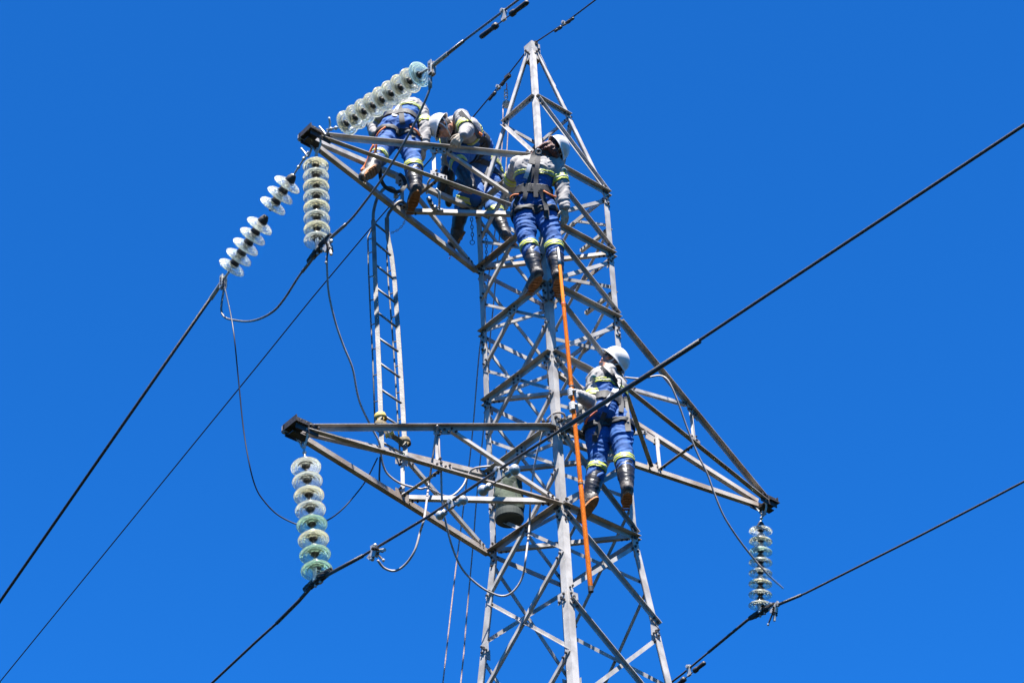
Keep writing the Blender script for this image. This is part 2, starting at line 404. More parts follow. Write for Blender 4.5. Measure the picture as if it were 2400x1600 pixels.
# ------------------------------------------------------------------ insulator strings
R0 = .117
def disc_meshes(mname, r=R0, deep=1.0):
    k = r/.117
    glass = [(.040, .0), (.052, .002), (.070, .007), (.088, .014), (.105, .023), (.114, .032), (.1175, .040), (.116, .045), (.112, .046), (.108, .042), (.105, .036), (.100, .034), (.095, .038), (.091, .046), (.087, .049), (.083, .045), (.080, .037), (.075, .034),
             (.070, .038), (.066, .047), (.062, .051), (.058, .047), (.054, .037), (.048, .033), (.040, .032), (.030, .031), (.024, .030)]
    a = MB(); a.lathe((0, 0, 0), (0, 0, -1), [(x*k, h*k) for x, h in glass], mname, 36)
    g_ = a.mesh('insulator_disc'); g_.polygons.foreach_set('use_smooth', [True]*len(g_.polygons))
    c = MB(); c.lathe((0, 0, 0), (0, 0, -1), [(0, -.062), (.018, -.062), (.026, -.055), (.030, -.040), (.036, -.034), (.040, -.010), (.043, .002), (.038, .006)], 'zinc' if mname != 'glass' else 'dark', 16)
    cm = c.mesh('cap'); cm.polygons.foreach_set('use_smooth', [True]*len(cm.polygons))
    p_ = MB(); p_.lathe((0, 0, 0), (0, 0, -1), [(.030, .026), (.032, .036), (.018, .046), (.010, .05), (.009, .075), (.014, .08), (.010, .086), (0, .087)], 'dark', 12)
    pm = p_.mesh('pin'); pm.polygons.foreach_set('use_smooth', [True]*len(pm.polygons))
    return g_, cm, pm
DM = {k: disc_meshes(k) for k in ('glass', 'yglass', 'gglass', 'bglass')}
def string(p0, p1, slots, label, mats, start, end, scale=1.0, capscale=1.0, n_end=True):
    """p0/p1: first and last disc centre; slots: positions along it in 0..1"""
    d = (p1-p0).normalized(); e = thing('insulator_string', p0, label, 'insulator', 'glass insulator strings hung from the arms')
    q = (-d).to_track_quat('Z', 'Y')
    for i, t in enumerate(slots):
        gm, cm, pm = DM[mats[i % len(mats)]]
        o = link('insulator_disc', gm); o.parent = e; o.location = (p1-p0)*t; o.rotation_mode = 'QUATERNION'; o.rotation_quaternion = q @ Matrix.Rotation(random.uniform(0, 1), 3, 'Z').to_quaternion(); o.scale = (scale,)*3
        for nm, mm in (('cap', cm), ('pin', pm)):
            c = link(nm, mm); c.parent = o; c.scale = (capscale,)*3
    m = MB()
    a = p0-d*.06; m.tube(cr_spline([a+d*.01, a.lerp(start, .5), start], 4), .009, 'zinc', 8)
    for k in (0.0, .35, .7): m.ball(a.lerp(start, k), .018, 'zinc', 8)
    m.tube(cr_spline([start+V((-.03, .075, .08)), start+V((0, .05, .02)), start+V((0, 0, -.06)), start+V((0, -.05, .02)), start+V((-.03, -.075, .08))], 4), .010, 'zinc', 6)
    part(m, 'shackle', e, True)
    m = MB(); b = p1+d*.06; m.tube([b, end], .011, 'zinc', 8); m.ball(b, .016, 'dark', 8); part(m, 'clamp_link', e, True)
    return e, d
XU, XW, XV = TIP['U'].x, TIP['W'].x, TIP['V'].x
lin = lambda n: [i/(n-1) for i in range(n)]
u0, u1 = at_x(740, 383, XU), at_x(743, 556, XU)
w0, w1 = at_x(716, 1086, XW), at_x(741, 1326, XW)
v0, v1 = at_x(1783, 1236, XV), at_x(1782, 1410, XV)
print('string lengths', (u1-u0).length/7, (w1-w0).length/7, (v1-v0).length/7)
clampU, clampW, clampV = at_x(749, 582, XU), at_x(745, 1358, XW), at_x(1786, 1432, XV)
string(u0, u1, lin(8), 'glass insulator string hanging straight down from the tip of the uppermost arm', ['yglass', 'glass'], TIP['U']+V((0, 0, -.10)), clampU, 1.0)
string(w0, w1, lin(8), 'glass insulator string with green lower discs, hanging from the lower left arm', ['glass', 'glass', 'yglass', 'glass', 'gglass', 'yglass', 'gglass', 'gglass'], TIP['W']+V((0, 0, -.10)), clampW, 1.04)
string(v0, v1, lin(8), 'glass insulator string with one aqua disc, hanging from the right arm', ['glass', 'yglass', 'bglass', 'glass', 'glass', 'yglass', 'glass', 'glass'], TIP['V']+V((0, 0, -.10)), clampV, .98)
r0, r1 = at_x(808, 292, XU), at_x(977, 179, XU)
deadR = at_x(1012, 156, XU)
string(r0, r1, lin(9), 'nine disc glass insulator string pulled up to the right from the highest arm', ['yglass', 'yglass', 'yglass', 'yglass', 'yglass', 'yglass', 'yglass', 'yglass', 'bglass'], TIP['U']+V((0, -.14, .02)), deadR, 1.0)
l0, l1 = at_x(679, 424, XU), at_x(598, 545, XU)
dl = (l1-l0)/4.9
lend = l0+dl*7.9; deadL = lend+dl*1.6
string(l0, lend, [0, 1/7.9, 2/7.9, 3.9/7.9, 4.9/7.9, 5.9/7.9, 6.9/7.9, 1], 'glass insulator string slanting down to the left from the highest arm, caps showing', ['glass', 'glass'], TIP['U']+V((0, .14, -.04)), deadL, 1.14, 1.0)

# ------------------------------------------------------------------ conductors and shield wire (vertical planes x = const)
def wire(name, label, cat, paths, mname='wire', group=None, sm=True):
    """paths: list of (points, radius, scales)"""
    p0 = V(paths[0][0][0]); e = MB()
    for pts, r, n in paths: e.tube(cr_spline(pts, n) if n else pts, r, mname, 8)
    o = e.build(name, None, sm, p0); tag(o, label, cat, group); return o
def away(p, dy, slope, L, n=8, sag=.0):
    """continue a wire from p along y with the given slope, curving up with distance"""
    return [p+V((0, dy*L*i/n, slope*L*i/n+sag*(L*i/n)**2)) for i in range(1, n+1)]
# upper right conductor from the dead end towards the viewer
a0 = deadR; a1 = at_x(1086, 97, XU); a2 = at_x(1215, 0, XU)
sl_ = (a2.z-a1.z)/abs(a2.y-a1.y)
cU = wire('conductor', 'thick dark conductor leaving the upper insulator string towards the top edge', 'power line',
          [([a0, a1], .016, 0), ([a1, a2]+away(a2, -1, sl_, 60, 6, .0006), .0105, 0)], 'wire2', group='conductors of the line')
b0 = deadL; slb = (l1.z-l0.z)/abs(l1.y-l0.y)
wire('conductor', 'dark conductor running off behind from the lower end of the slanting insulator string', 'power line',
     [([b0]+away(b0, 1, slb*.9, 6, 3), .016, 0), ([b0+V((0, 6, slb*.9*6))]+away(b0+V((0, 6, slb*.9*6)), 1, slb*.85, 60, 6, .001), .0105, 0)], group='conductors of the line')
# jumper through the clamp of the vertical string
jp = [deadR+V((0, .02, -.02)), at_x(1008, 205, XU), at_x(985, 262, XU), at_x(950, 330, XU), at_x(900, 412, XU), at_x(845, 487, XU), at_x(815, 522, XU), at_x(770, 562, XU), clampU,
      at_x(728, 612, XU), at_x(700, 648, XU), at_x(668, 698, XU), at_x(640, 730, XU), at_x(600, 750, XU), at_x(560, 752, XU), at_x(520, 735, XU), deadL+V((0, -.03, -.05))]
wire('jumper_cable', 'bent jumper cable clamped under the vertical insulator string of the top arm', 'power line', [(jp, .0105, 5), ([jp[7].lerp(jp[6], .9), jp[7], jp[8], jp[9], jp[10].lerp(jp[9], .3)], .015, 5)], 'wire2')
# lower left conductor
def pl(x, *pp): return [at_x(a, b, x) for a, b in pp]
wl = pl(XW, (600, 1503), (650, 1458), (700, 1408), (728, 1376)); wr = pl(XW, (765, 1348), (850, 1302), (1000, 1212), (1130, 1126), (1200, 1080), (1310, 1010), (1500, 890), (1800, 690))
s1 = (wl[0].z-wl[2].z)/abs(wl[0].y-wl[2].y); s2 = (wr[-1].z-wr[-3].z)/abs(wr[-1].y-wr[-3].y)
wcl = wl[::-1]
wire('conductor', 'long dark conductor crossing in front of the tower, held by the lower left insulator string', 'power line',
     [(wl[::-1]+away(wl[0], 1, s1, 60, 6, .001), .0105, 0), ([wl[-1], clampW, wr[0]]+wr[1:]+away(wr[-1], -1, s2, 40, 5, .0008), .0105, 0),
      ([at_x(648, 1460, XW), wl[2], wl[3]], .0145, 0), ([wr[0], at_x(850, 1302, XW)], .0145, 0), ([at_x(1315, 1007, XW), wr[-2], at_x(1640, 799, XW)], .017, 0)], group='conductors of the line')
vl = pl(XV, (1752, 1452), (1700, 1495), (1660, 1528), (1600, 1578), (1555, 1612)); vr = [clampV+(w_-clampW) for w_ in (wr[1], wr[3], wr[5], wr[7])]
s3 = (vl[-1].z-vl[1].z)/abs(vl[-1].y-vl[1].y); 
wire('conductor', 'dark conductor at the lower right corner, held by the right insulator string', 'power line',
     [([clampV]+vl+away(vl[-1], 1, s3, 60, 6, .001), .0105, 0), ([clampV]+vr+away(vr[-1], -1, s2, 30, 5, .0008), .0105, 0), ([clampV, vl[0], vl[2]], .0145, 0), ([clampV, clampV.lerp(vr[0], .9)], .0145, 0)], group='conductors of the line')
# suspension clamps
def susp(c, x, dirv, label):
    m = MB(); d = dirv.normalized(); up = V((0, 0, 1)); sd = V((1, 0, 0))
    m.sweep([c-d*.11-up*.012, c-d*.05, c, c+d*.05, c+d*.11-up*.012], [(-.014, -.022), (.018, -.026), (.03, 0), (.018, .026), (-.014, .022)], 'dark', up)
    for s in (-1, 1): m.box(c+sd*s*.032+up*.035, sd*.005, d*.02, up*.055, 'zinc')
    m.tube([c+sd*-.045+up*.08, c+sd*.045+up*.08], .010, 'zinc', 6)
    for k in (-1, 1): m.lathe(c+d*k*.03-up*.035, -up, [(.012, -.02), (.012, .012), (0, .014)], 'zinc', 6)
    # helical armour rods flaring round the clamp
    for j in range(9):
        ph = j*.7; pts = []
        for t in range(-8, 9):
            f = t/8; rr = .016+.014*(1-abs(f))**.7; an = ph+f*2.2
            pts.append(c+d*f*.17+V((1, 0, 0))*rr*math.cos(an)+up*(rr*math.sin(an))-up*.0)
        m.tube(pts, .006, 'dark', 5)
    o = m.build('suspension_clamp', None, False, c); tag(o, label, 'clamp', 'suspension clamps under the strings')
susp(clampU, XU, jp[7]-jp[9], 'suspension clamp gripping the jumper under the top arm string')
susp(clampW, XW, wr[0]-wl[-1], 'suspension clamp under the string with green lower discs')
susp(clampV, XV, vr[0]-vl[1], 'suspension clamp under the insulator string at the right edge')
# dead end fittings
for c, d, lb in ((deadR, (a1-a0).normalized(), 'dead end clamp where the rising string meets the upper conductor'), (deadL, (lend-l0).normalized(), 'dead end clamp at the far end of the slanting left string')):
    m = MB(); m.tube([c-d*.03, c+d*.22], .021, 'zinc', 10); m.box(c+V((0, 0, -.03)), V((.008, 0, 0)), V((0, .03, 0)), V((0, 0, .07)), 'zinc')
    for s in (-1, 1): m.box(c+V((s*.022, 0, -.02)), V((.005, 0, 0)), V((0, .022, 0)), V((0, 0, .075)), 'zinc')
    for k in range(3): m.lathe(c+V((.028, 0, -.06+.035*k)), (1, 0, 0), [(.010, -.06), (.010, .012), (0, .014)], 'dark', 6)
    tag(m.build('dead_end_clamp', None, False, c), lb, 'clamp', 'dead end clamps')
# sleeve of the jumper below the dead end
m = MB(); m.tube(cr_spline([jp[0], jp[1]], 1), .018, 'zinc', 10)
tag(m.build('jumper_sleeve', None, True, jp[0]), 'pale metal sleeve on the jumper just below the upper dead end clamp', 'sleeve')
# shield wire
ap = V((0, 0, ZA+.09)); sw = [at_x(600, 861, 0), at_x(730, 700, 0), at_x(860, 545, 0), at_x(1010, 372, 0), at_x(1110, 273, 0), at_x(1190, 177, 0), at_x(1232, 123, 0), ap, at_x(1330, 50, 0), at_x(1396, 0, 0)]
ssl = (sw[0].z-sw[1].z)/abs(sw[0].y-sw[1].y); ssr = (sw[-1].z-sw[-2].z)/abs(sw[-1].y-sw[-2].y)
wire('shield_wire', 'thin dark overhead wire running over the very top of the tower', 'power line', [(sw[::-1]+away(sw[0], 1, ssl, 60, 6, .001), .0075, 0), ([sw[-2], sw[-1]]+away(sw[-1], -1, ssr, 50, 5, .001), .0085, 0)], 'shieldw')
m = MB()
for (a, b) in ((1243, 111), (1238, 128), (1190, 180)):
    c = at_x(a, b, 0); m.box(c, V((.02, 0, 0)), V((0, .035, 0)), V((0, 0, .018)), 'dark')
tag(m.build('wire_grip', None, False, ap), 'small dark grips joining the thin wire to the tower peak', 'clamp')
# dampers
def damper(c, d, r, L, label, kind='bar', drop=.07):
    d = d.normalized(); e = thing('vibration_damper', c, label, 'damper', 'vibration dampers on the wires'); dn = V((0, 0, -1)); m = MB()
    m.box(c+dn*drop*.45, V((.012, 0, 0)), d*.022, dn*drop*.62, 'zinc'); m.lathe(c+V((-.03, 0, 0)), (1, 0, 0), [(0, 0), (.018, .002), (.018, .058), (0, .06)], 'zinc', 8)
    part(m, 'clamp', e, False); q = c+dn*drop
    m = MB(); m.tube([q-d*L, q+d*L], .005, 'dark', 6); part(m, 'messenger_wire', e)
    for s in (-1, 1):
        m = MB()
        if kind == 'bar':
            m.lathe(q+d*s*L*.45, d*s, [(0, -.004), (r*1.05, 0), (r*1.15, .012), (r*1.15, .04), (r*.8, .055), (r*.85, L*.55), (r*.95, L*.95), (r*.8, L*1.05), (0, L*1.09)], 'dark', 14)
        else:
            m.ball(q+d*s*L, r*1.35, 'zinc', 14); m.lathe(q+d*s*L*.55, d*s, [(0, 0), (r*.9, .0), (r*.75, L*.3)], 'zinc', 12)
        part(m, 'weight', e, True)
dU = a2-a1; damper(at_x(1180, 27, XU), dU, .024, .20, 'largest dark vibration damper, on the upper conductor at the top edge', 'bar', .10)
dW = wr[3]-wr[2]; damper(at_x(1168, 1100, XW), dW, .030, .17, 'vibration damper with round grey weights in front of the green bag', 'ball', .09)
damper(at_x(1058, 1176, XW), dW, .026, .13, 'vibration damper with round grey weights left of the green bag, over the lower arm', 'ball', .05)
dV = vl[1]-vl[-1]; damper(at_x(1614, 1562, XV), dV, .024, .15, 'vibration damper on the conductor near the lower right corner', 'bar', .09)
damper(at_x(1322, 54, 0), sw[-1]-ap, .016, .10, 'small vibration damper on the thin wire right above the tower peak', 'bar', .03)
damper(at_x(1168, 204, 0), sw[5]-sw[4], .016, .11, 'small vibration damper on the thin wire left of the tower peak', 'bar', .03)
#@@PART2
# ------------------------------------------------------------------ grounding clamps and cables
def gclamp(c, dn, label):
    dn = V(dn).normalized(); s, t = frame(dn, (0, 1, 0)); m = MB()
    m.sweep([c+s*.05+dn*.0, c+s*.045-dn*.035, c, c-s*.045-dn*.035, c-s*.05], [(-.012, -.012), (.012, -.012), (.012, .012), (-.012, .012)], 'zinc', t)
    m.box(c+dn*.03, s*.035, t*.016, dn*.035, 'zinc'); m.ball(c+s*.05+dn*.02, .018, 'zinc', 10); m.ball(c-s*.055+dn*.0, .016, 'zinc', 10)
    m.tube([c+dn*.05, c+dn*.16+s*.05], .008, 'dark', 8)
    m.ball(c+dn*.175+s*.055, .013, 'zinc', 8)
    for k in range(4): m.lathe(c+dn*(.02+.022*k)-s*.02, t, [(.011, -.03), (.011, .03), (0, .031)], 'dark', 6)
    m.tube([c+dn*.02, c+dn*.10-s*.02, c+dn*.15-s*.025], .014, 'zinc', 8)
    return tag(m.build('grounding_clamp', None, False, c), label, 'clamp', 'grounding clamps')
gclamp(at_x(768, 575, XU), (0, -.2, -1), 'grounding clamp gripping the jumper beside the vertical upper insulator string')
gclamp(at_x(874, 1294, XW), (0, -.9, -.5), 'grounding clamp on the long conductor right of the green disc insulator string')
lad0 = CH['U'][('L', 'B')]; ladb = CH['W'][('L', 'E')]
dU1 = dep(at_x(768, 600, XU)); dLb = dep(lad0[0].lerp(lad0[1], .4))-1.55
dLadTop = dep(lad0[0].lerp(lad0[1], .43)); dLadBot = dep(ladb[0].lerp(ladb[1], .45))
def dl_(y): t = (y-480)/(1060-480); return dLadTop+(dLadBot-dLadTop)*t
def cabl(name, label, pts, r=.009, m='cable', n=5, cat='cable', group='grounding cables'):
    e = MB(); e.tube(cr_spline(pts, n), r, m, 8); o = e.build(name, None, True, pts[0]); return tag(o, label, cat, group)
def dlist(pp): return [at_d(a, b, c) for a, b, c in pp]
q0 = at_x(766, 600, XU); dd0 = dep(q0); ddb = dLadBot-.1
def li(y): t = (y-600)/(1075-600); return dd0+(ddb-dd0)*min(1, t)
cabl('grounding_cable', 'pinkish grey cable hanging from the upper clamp down to the foot of the ladder',
     dlist([(766, 600, dd0), (767, 640, li(640)), (771, 690, li(690)), (786, 755, li(755)), (805, 810, li(810)), (826, 862, li(862)), (836, 915, li(915)), (846, 950, li(950)), (870, 1000, li(1000)), (888, 1035, li(1035)), (893, 1065, li(1065)), (898, 1090, ddb), (910, 1112, ddb), (940, 1133, ddb), (985, 1145, ddb), (1002, 1143, ddb), (1040, 1161, ddb+.2), (1062, 1160, ddb+.3), (1085, 1138, ddb+.4), (1098, 1110, ddb+.5), (1110, 1098, ddb+.5), (1128, 1094, ddb+.5), (1150, 1092, ddb+.5)]))
dN = dep(lg('N', 'E')); dW0 = dep(at_x(905, 1330, XW)); dm = dep(CH['W'][('N', 'E')][0].lerp(CH['W'][('N', 'E')][1], .5))-.06
cabl('grounding_cable', 'pale cable from the lower clamp, looped over the lower arm up to the near leg',
     dlist([(885, 1312, dW0-.02), (900, 1330, dW0), (925, 1337, dW0), (950, 1322, dW0), (972, 1290, dW0), (985, 1245, dW0+.1), (995, 1210, dW0+.2), (1003, 1150, dm-.2), (1013, 1080, dm-.1), (1022, 1015, dm), (1025, 997, dm+.0), (1028, 1015, dm+.03), (1030, 1060, dm-.1), (1034, 1110, dm-.2), (1036, 1170, dm-.3), (1046, 1230, dm-.35), (1063, 1290, dm-.35), (1085, 1335, dm-.35), (1118, 1368, dm-.35), (1150, 1388, dm-.35), (1180, 1396, dm-.35), (1205, 1383, dm-.35), (1225, 1350, dm-.32), (1233, 1300, dm-.3), (1240, 1240, dN-.5), (1243, 1180, dN-.4), (1247, 1130, dN-.3), (1257, 1070, dN-.2), (1272, 1012, dN-.1)]))
# small fitting where the cable reaches the leg
m = MB(); c = lg('N', 'E')+V((-.03, -.03, .03))
m.tube(cr_spline([c+V((-.09, .02, -.02)), c+V((-.05, -.05, .03)), c+V((.03, -.07, .04)), c+V((.09, -.02, .02))], 5), .010, 'cable', 8)
m.box(c+V((-.01, -.035, -.05)), V((.07, 0, 0)), V((0, .008, 0)), V((0, 0, .05)), 'zinc')
for k in range(4): m.lathe(c+V((-.05+.035*k, -.04, -.02-.03*(k % 2))), (0, -1, 0), [(0, .03), (.013, .026), (.013, 0)], 'dark', 6)
tag(m.build('earth_terminal', None, False, c), 'cable lug and bracket bolted to the near leg beside the orange pole', 'bracket')
dR = dep(lg('R', 'D')); dV0 = dep(v1)
cabl('grounding_cable', 'thin pale cable drooping from the right arm towards the right insulator string',
     dlist([(1464, 884, dR-.1), (1495, 887, dR-.1), (1520, 884, dR-.1), (1545, 880, dR-.1), (1562, 887, dR-.15), (1575, 908, dR-.2), (1590, 945, dR-.25), (1607, 993, dR-.3), (1622, 1032, dR-.35), (1638, 1070, dR-.4), (1657, 1108, dR-.45), (1672, 1150, dR-.5), (1692, 1200, dR-.55), (1712, 1235, dR-.55), (1740, 1275, dR-.5), (1768, 1310, dR-.4), (1800, 1346, dR-.3), (1835, 1378, dV0-.1)]), .0085)
gclamp(clampV+(vr[0]-clampV)*.28, (0, .3, -1), 'grounding clamp on the conductor just right of the right insulator string')
cabl('tag_line', 'dark thin rope hanging in a wide curve behind the string with green discs',
     dlist([(885, 1072, ddb), (862, 1118, ddb), (840, 1150, ddb), (800, 1195, ddb-.1), (760, 1222, ddb-.1), (718, 1230, ddb-.1), (690, 1226, ddb-.1), (650, 1205, ddb-.1), (620, 1175, ddb-.1), (600, 1143, ddb-.1), (585, 1090, ddb-.1), (570, 1000, ddb+.1), (558, 880, ddb+.3), (545, 760, ddb+.5)])+[V(deadL)], .006, 'shieldw', 5, 'rope', None)
cabl('tag_line', 'short dark rope end with a pale tip, hanging straight below the foot of the ladder', dlist([(891, 1070, ddb), (890, 1095, ddb-.02), (889, 1118, ddb-.05), (891, 1148, ddb-.08)]), .008, 'shieldw', 4, 'rope', None)
# ------------------------------------------------------------------ hand lines and pulley
dP = dep(at_x(1187, 190, 0)); pc = at_d(1187, 245, dP-.1)
m = MB(); m.tube(cr_spline([at_d(1187, 195, dP), at_d(1188, 205, dP), at_d(1186, 212, dP)], 3), .006, 'redp', 6)
for k, y in enumerate((214, 221, 228)):
    c = at_d(1186, y, dP-.03*k); m.tube([c+RT*(.018*math.cos(a))+UP*(.022*math.sin(a)) for a in [2*math.pi*i/12 for i in range(13)]], .006, 'zinc', 6)
for s in (-1, 1): m.lathe(pc, FW*s, [(0, .010), (.030, .011), (.044, .014), (.044, .020), (.02, .024), (0, .026)], 'zinc', 16)
m.lathe(pc, FW, [(.030, -.010), (.024, 0), (.030, .010)], 'dark', 14)
tag(m.build('pulley_block', None, False, pc), 'small pulley hung on a hook chain below the thin overhead wire', 'pulley')
def drope(y, d0): return d0-(y-245)*.0030
for pts, lb in (([(1179, 245), (1178, 320), (1172, 400), (1163, 520), (1150, 610), (1136, 730), (1124, 820), (1116, 910), (1110, 985), (1101, 1075), (1091, 1150), (1080, 1240), (1071, 1310), (1058, 1420), (1048, 1510), (1038, 1600), (1020, 1760), (1000, 1950)], 'pink hand line from the pulley, the one passing further left below the lower arm'),
                ([(1194, 245), (1190, 320), (1184, 420), (1172, 540), (1165, 620), (1156, 720), (1149, 790), (1143, 900), (1133, 1010), (1125, 1085), (1116, 1180), (1110, 1260), (1103, 1340), (1094, 1440), (1087, 1530), (1080, 1600), (1068, 1760), (1055, 1950)], 'pink hand line from the pulley, the one nearer the tower below the lower arm')):
    cabl('hand_line', lb, [at_d(a, b, drope(b, dP-.1)) for a, b in pts], .0065, 'rope', 3, 'rope', 'hand lines')
# ------------------------------------------------------------------ ladder
lc = at_d(905, 620, dl_(620)); lad = thing('hook_ladder', lc, 'aluminium hook ladder hung from the uppermost arm and tied to the lower left arm', 'ladder')
LRp = [(885, 462), (879, 480), (875, 500), (875, 518), (876, 545), (879, 640), (884, 760), (890, 900), (895, 1048)]
RRp = [(917, 492), (911, 500), (907, 512), (907, 535), (910, 560), (918, 600), (925, 660), (932, 760), (941, 900), (951, 1078)]
LRl = [at_d(x, y, dl_(y)) for x, y in LRp]; RRl = [at_d(x, y, dl_(y)+.10) for x, y in RRp]
def on(path, y):
    for a, b in zip(path, path[1:]):
        ya, yb = pix(a)[1], pix(b)[1]
        if ya <= y <= yb: return a.lerp(b, (y-ya)/(yb-ya))
    return path[-1]
for pth, hk in ((LRl, [(893, 450), (903, 441), (915, 440), (924, 445), (928, 458)]), (RRl, [(925, 482), (934, 474), (944, 473), (951, 481), (954, 492)])):
    m = MB(); m.sweep([p for p in pth if pix(p)[1] > 506], [(-.012, -.020), (.012, -.020), (.012, -.016), (-.004, -.016), (-.004, .016), (.012, .016), (.012, .020), (-.012, .020)], 'alu', FW); part(m, 'rail', lad)
    top = [p for p in pth if pix(p)[1] <= 520][::-1]; d0 = dep(top[-1])
    hook = top+[at_d(x, y, d0+.03*k) for k, (x, y) in enumerate(hk)]
    m = MB(); m.tube(cr_spline(hook, 4), .015, 'alu', 10); e_ = hook[-1]; m.box(e_, RT*.022, FW*.01, UP*.03, 'zinc'); part(m, 'hook', lad, True)
for y0, y1 in ((521, 548), (566, 601), (619, 656), (674, 711), (731, 769), (791, 827), (850, 887), (911, 948), (970, 1006), (1036, 1066)):
    m = MB(); m.tube([on(LRl, y0), on(RRl, y1)], .0105, 'alu', 8); part(m, 'rung', lad, True)
for rp, rail, ys in (([(876, 528), (862, 555), (864, 640), (868, 730), (874, 850), (879, 1000)], LRl, (537, 562, 594, 650, 705, 762, 820, 881, 943)),
                     ([(911, 548), (906, 590), (910, 660), (918, 760), (926, 870), (932, 980), (938, 1072)], RRl, (585, 637, 690, 745, 803, 860, 922, 985))):
    ro = [at_d(x, y, dl_(y)+.14) for x, y in rp]; m = MB(); m.tube(ro, .0075, 'alu', 8)
    for y in ys: m.tube([on(ro, y), on(rail, y-5)], .006, 'alu', 6)
    part(m, 'truss_rod', lad, True)
st = thing('ratchet_strap', on(LRl, 990), 'olive and yellow ratchet strap lashing the ladder foot above the lower left arm', 'strap')
def loopband(c, r, axis, wd, m, name, k=16):
    a, b = frame(axis); e = MB()
    ps = []; n = k
    for i in range(n):
        an = 2*math.pi*i/n; d = a*(math.cos(an)*1.2)+b*math.sin(an)
        for rr, hh in ((r, -wd/2), (r+.006, -wd/2), (r+.006, wd/2), (r, wd/2)): ps.append(c+d*rr+axis*hh)
    fs = [(i*4+j, i*4+(j+1) % 4, ((i+1) % n)*4+(j+1) % 4, ((i+1) % n)*4+j) for i in range(n) for j in range(4)]
    e.add(ps, fs, m); part(e, name, st, True)
la = (LRl[-1]-LRl[-2]).normalized()
loopband(on(LRl, 978), .040, (la+RT*.35).normalized(), .055, 'yellow', 'webbing'); loopband(on(LRl, 1000), .046, (la-RT*.2).normalized(), .06, 'olive', 'webbing')
loopband(on(RRl, 1036), .040, (la+RT*.2).normalized(), .055, 'olive', 'webbing')
m = MB(); m.ribbon(cr_spline([at_d(903, 1000, dl_(1000)-.04), at_d(910, 1018, dl_(1018)-.04), at_d(925, 1025, dl_(1020)-.02), at_d(945, 1040, dl_(1036)+.02)], 4), .045, .006, 'olive', -FW); part(m, 'webbing', st)
m = MB(); m.box(at_d(913, 1018, dl_(1018)-.06), RT*.035+UP*.02, UP*.014-RT*.007, FW*.01, 'yellow'); m.tube([at_d(908, 1010, dl_(1018)-.06), at_d(917, 1026, dl_(1018)-.07)], .008, 'zinc', 6); part(m, 'buckle', st)
def chain(path, r, label, ring=None, m='dark'):
    mb = MB(); L = sum((b-a).length for a, b in zip(path, path[1:])); n = max(3, int(L/(r*2.3))); tt = 0
    P = cr_spline(path, 6); cum = [0]
    for a, b in zip(P, P[1:]): cum.append(cum[-1]+(b-a).length)
    def at(s):
        for i in range(len(P)-1):
            if s <= cum[i+1]: return P[i].lerp(P[i+1], (s-cum[i])/max(1e-9, cum[i+1]-cum[i])), (P[i+1]-P[i]).normalized()
        return P[-1], (P[-1]-P[-2]).normalized()
    for i in range(n):
        c, d = at(cum[-1]*(i+.5)/n); a, b = frame(d, FW); s = a if i % 2 else b
        mb.tube([c+d*(r*1.5*math.cos(t))+s*(r*.9*math.sin(t)) for t in [2*math.pi*j/8 for j in range(9)]], r*.32, m, 5)
    if ring:
        c, d = at(cum[-1]); c = c+d*ring; a, b = frame(d, FW)
        mb.tube([c+d*(ring*math.cos(t))+b*(ring*math.sin(t)) for t in [2*math.pi*j/14 for j in range(15)]], ring*.16, m, 6)
    return tag(mb.build('chain', None, True, path[0]), label, 'chain', 'hanging chains')
dB = dep(lg('L', 'B')); dc = dep(lad0[0].lerp(lad0[1], .55))
chain(dlist([(951, 495, dc-.05), (948, 520, dc-.05), (935, 537, dc-.06), (917, 546, dc-.04)]), .010, 'small safety chain sagging between the ladder top and the arm', None, 'zinc')
chain(dlist([(1105, 510, dB-.3), (1106, 530, dB-.31), (1107, 552, dB-.32), (1107, 563, dB-.33)]), .014, 'dark chain ending in a ring, dangling under the bright crossbar', .022)
chain(dlist([(1139, 545, dB-.1), (1140, 580, dB-.12), (1139, 615, dB-.14)]), .012, 'dark chain without a ring, hanging beside the far left leg of the tower')
# ------------------------------------------------------------------ bag
bt, bb = V((-.12, .05, 0)), 0
dbag = dep(V((-.30, 0, Z['E']-.1))); t0 = at_d(1190, 1128, dbag); t1 = t0-V((0, 0, .40))
e = thing('tool_bag', t0, 'green canvas bucket bag with dark base hanging inside the tower', 'bag')
m = MB(); pr = [(.0, -.01), (.118, -.012), (.128, 0)]+[(.128+.006*math.sin(i*1.7), -(i*.035)) for i in range(1, 11)]
pr = [(.02, -.085), (.045, -.07), (.038, -.045), (.07, -.02), (.103, -.004), (.110, .012)]+[(.111+.006*math.sin(i*1.9)+.0012*i, .03+i*.034) for i in range(10)]
m.lathe(t0, (0, 0, -1), pr, 'bag', 28)
for i in range(len(m.v)):
    x = V(m.v[i]); k = noise.noise(x*7)*.038+noise.noise(x*22)*.010; r_ = V((x.x-t0.x, x.y-t0.y, 0)); m.v[i] = tuple(x+(r_.normalized()*k if r_.length > .01 else V()))
part(m, 'canvas_body', e, True)
m = MB(); m.lathe(t1+V((0, 0, .035)), (0, 0, -1), [(.126, -.03), (.129, -.0), (.129, .045), (.118, .055), (0, .056)], 'bagdark', 28); part(m, 'base', e)
for s in (-1, 1):
    m = MB(); m.ribbon([t0+RT*s*.07-FW*.112-V((0, 0, .33)), t0+RT*s*.055-FW*.108, t0+RT*s*.03+V((0, 0, .09)), t0+V((0, 0, .16))], .03, .005, 'bagdark', -FW); part(m, 'strap', e)
m = MB(); m.lathe(t0+V((0, 0, .155)), RT, [(.02, -.01), (.02, .01), (0, .01)], 'zinc', 10); m.tube([t0+V((0, 0, .15)), t0+V((0, 0, .34))], .007, 'rope', 6); part(m, 'hanging_hook', e)
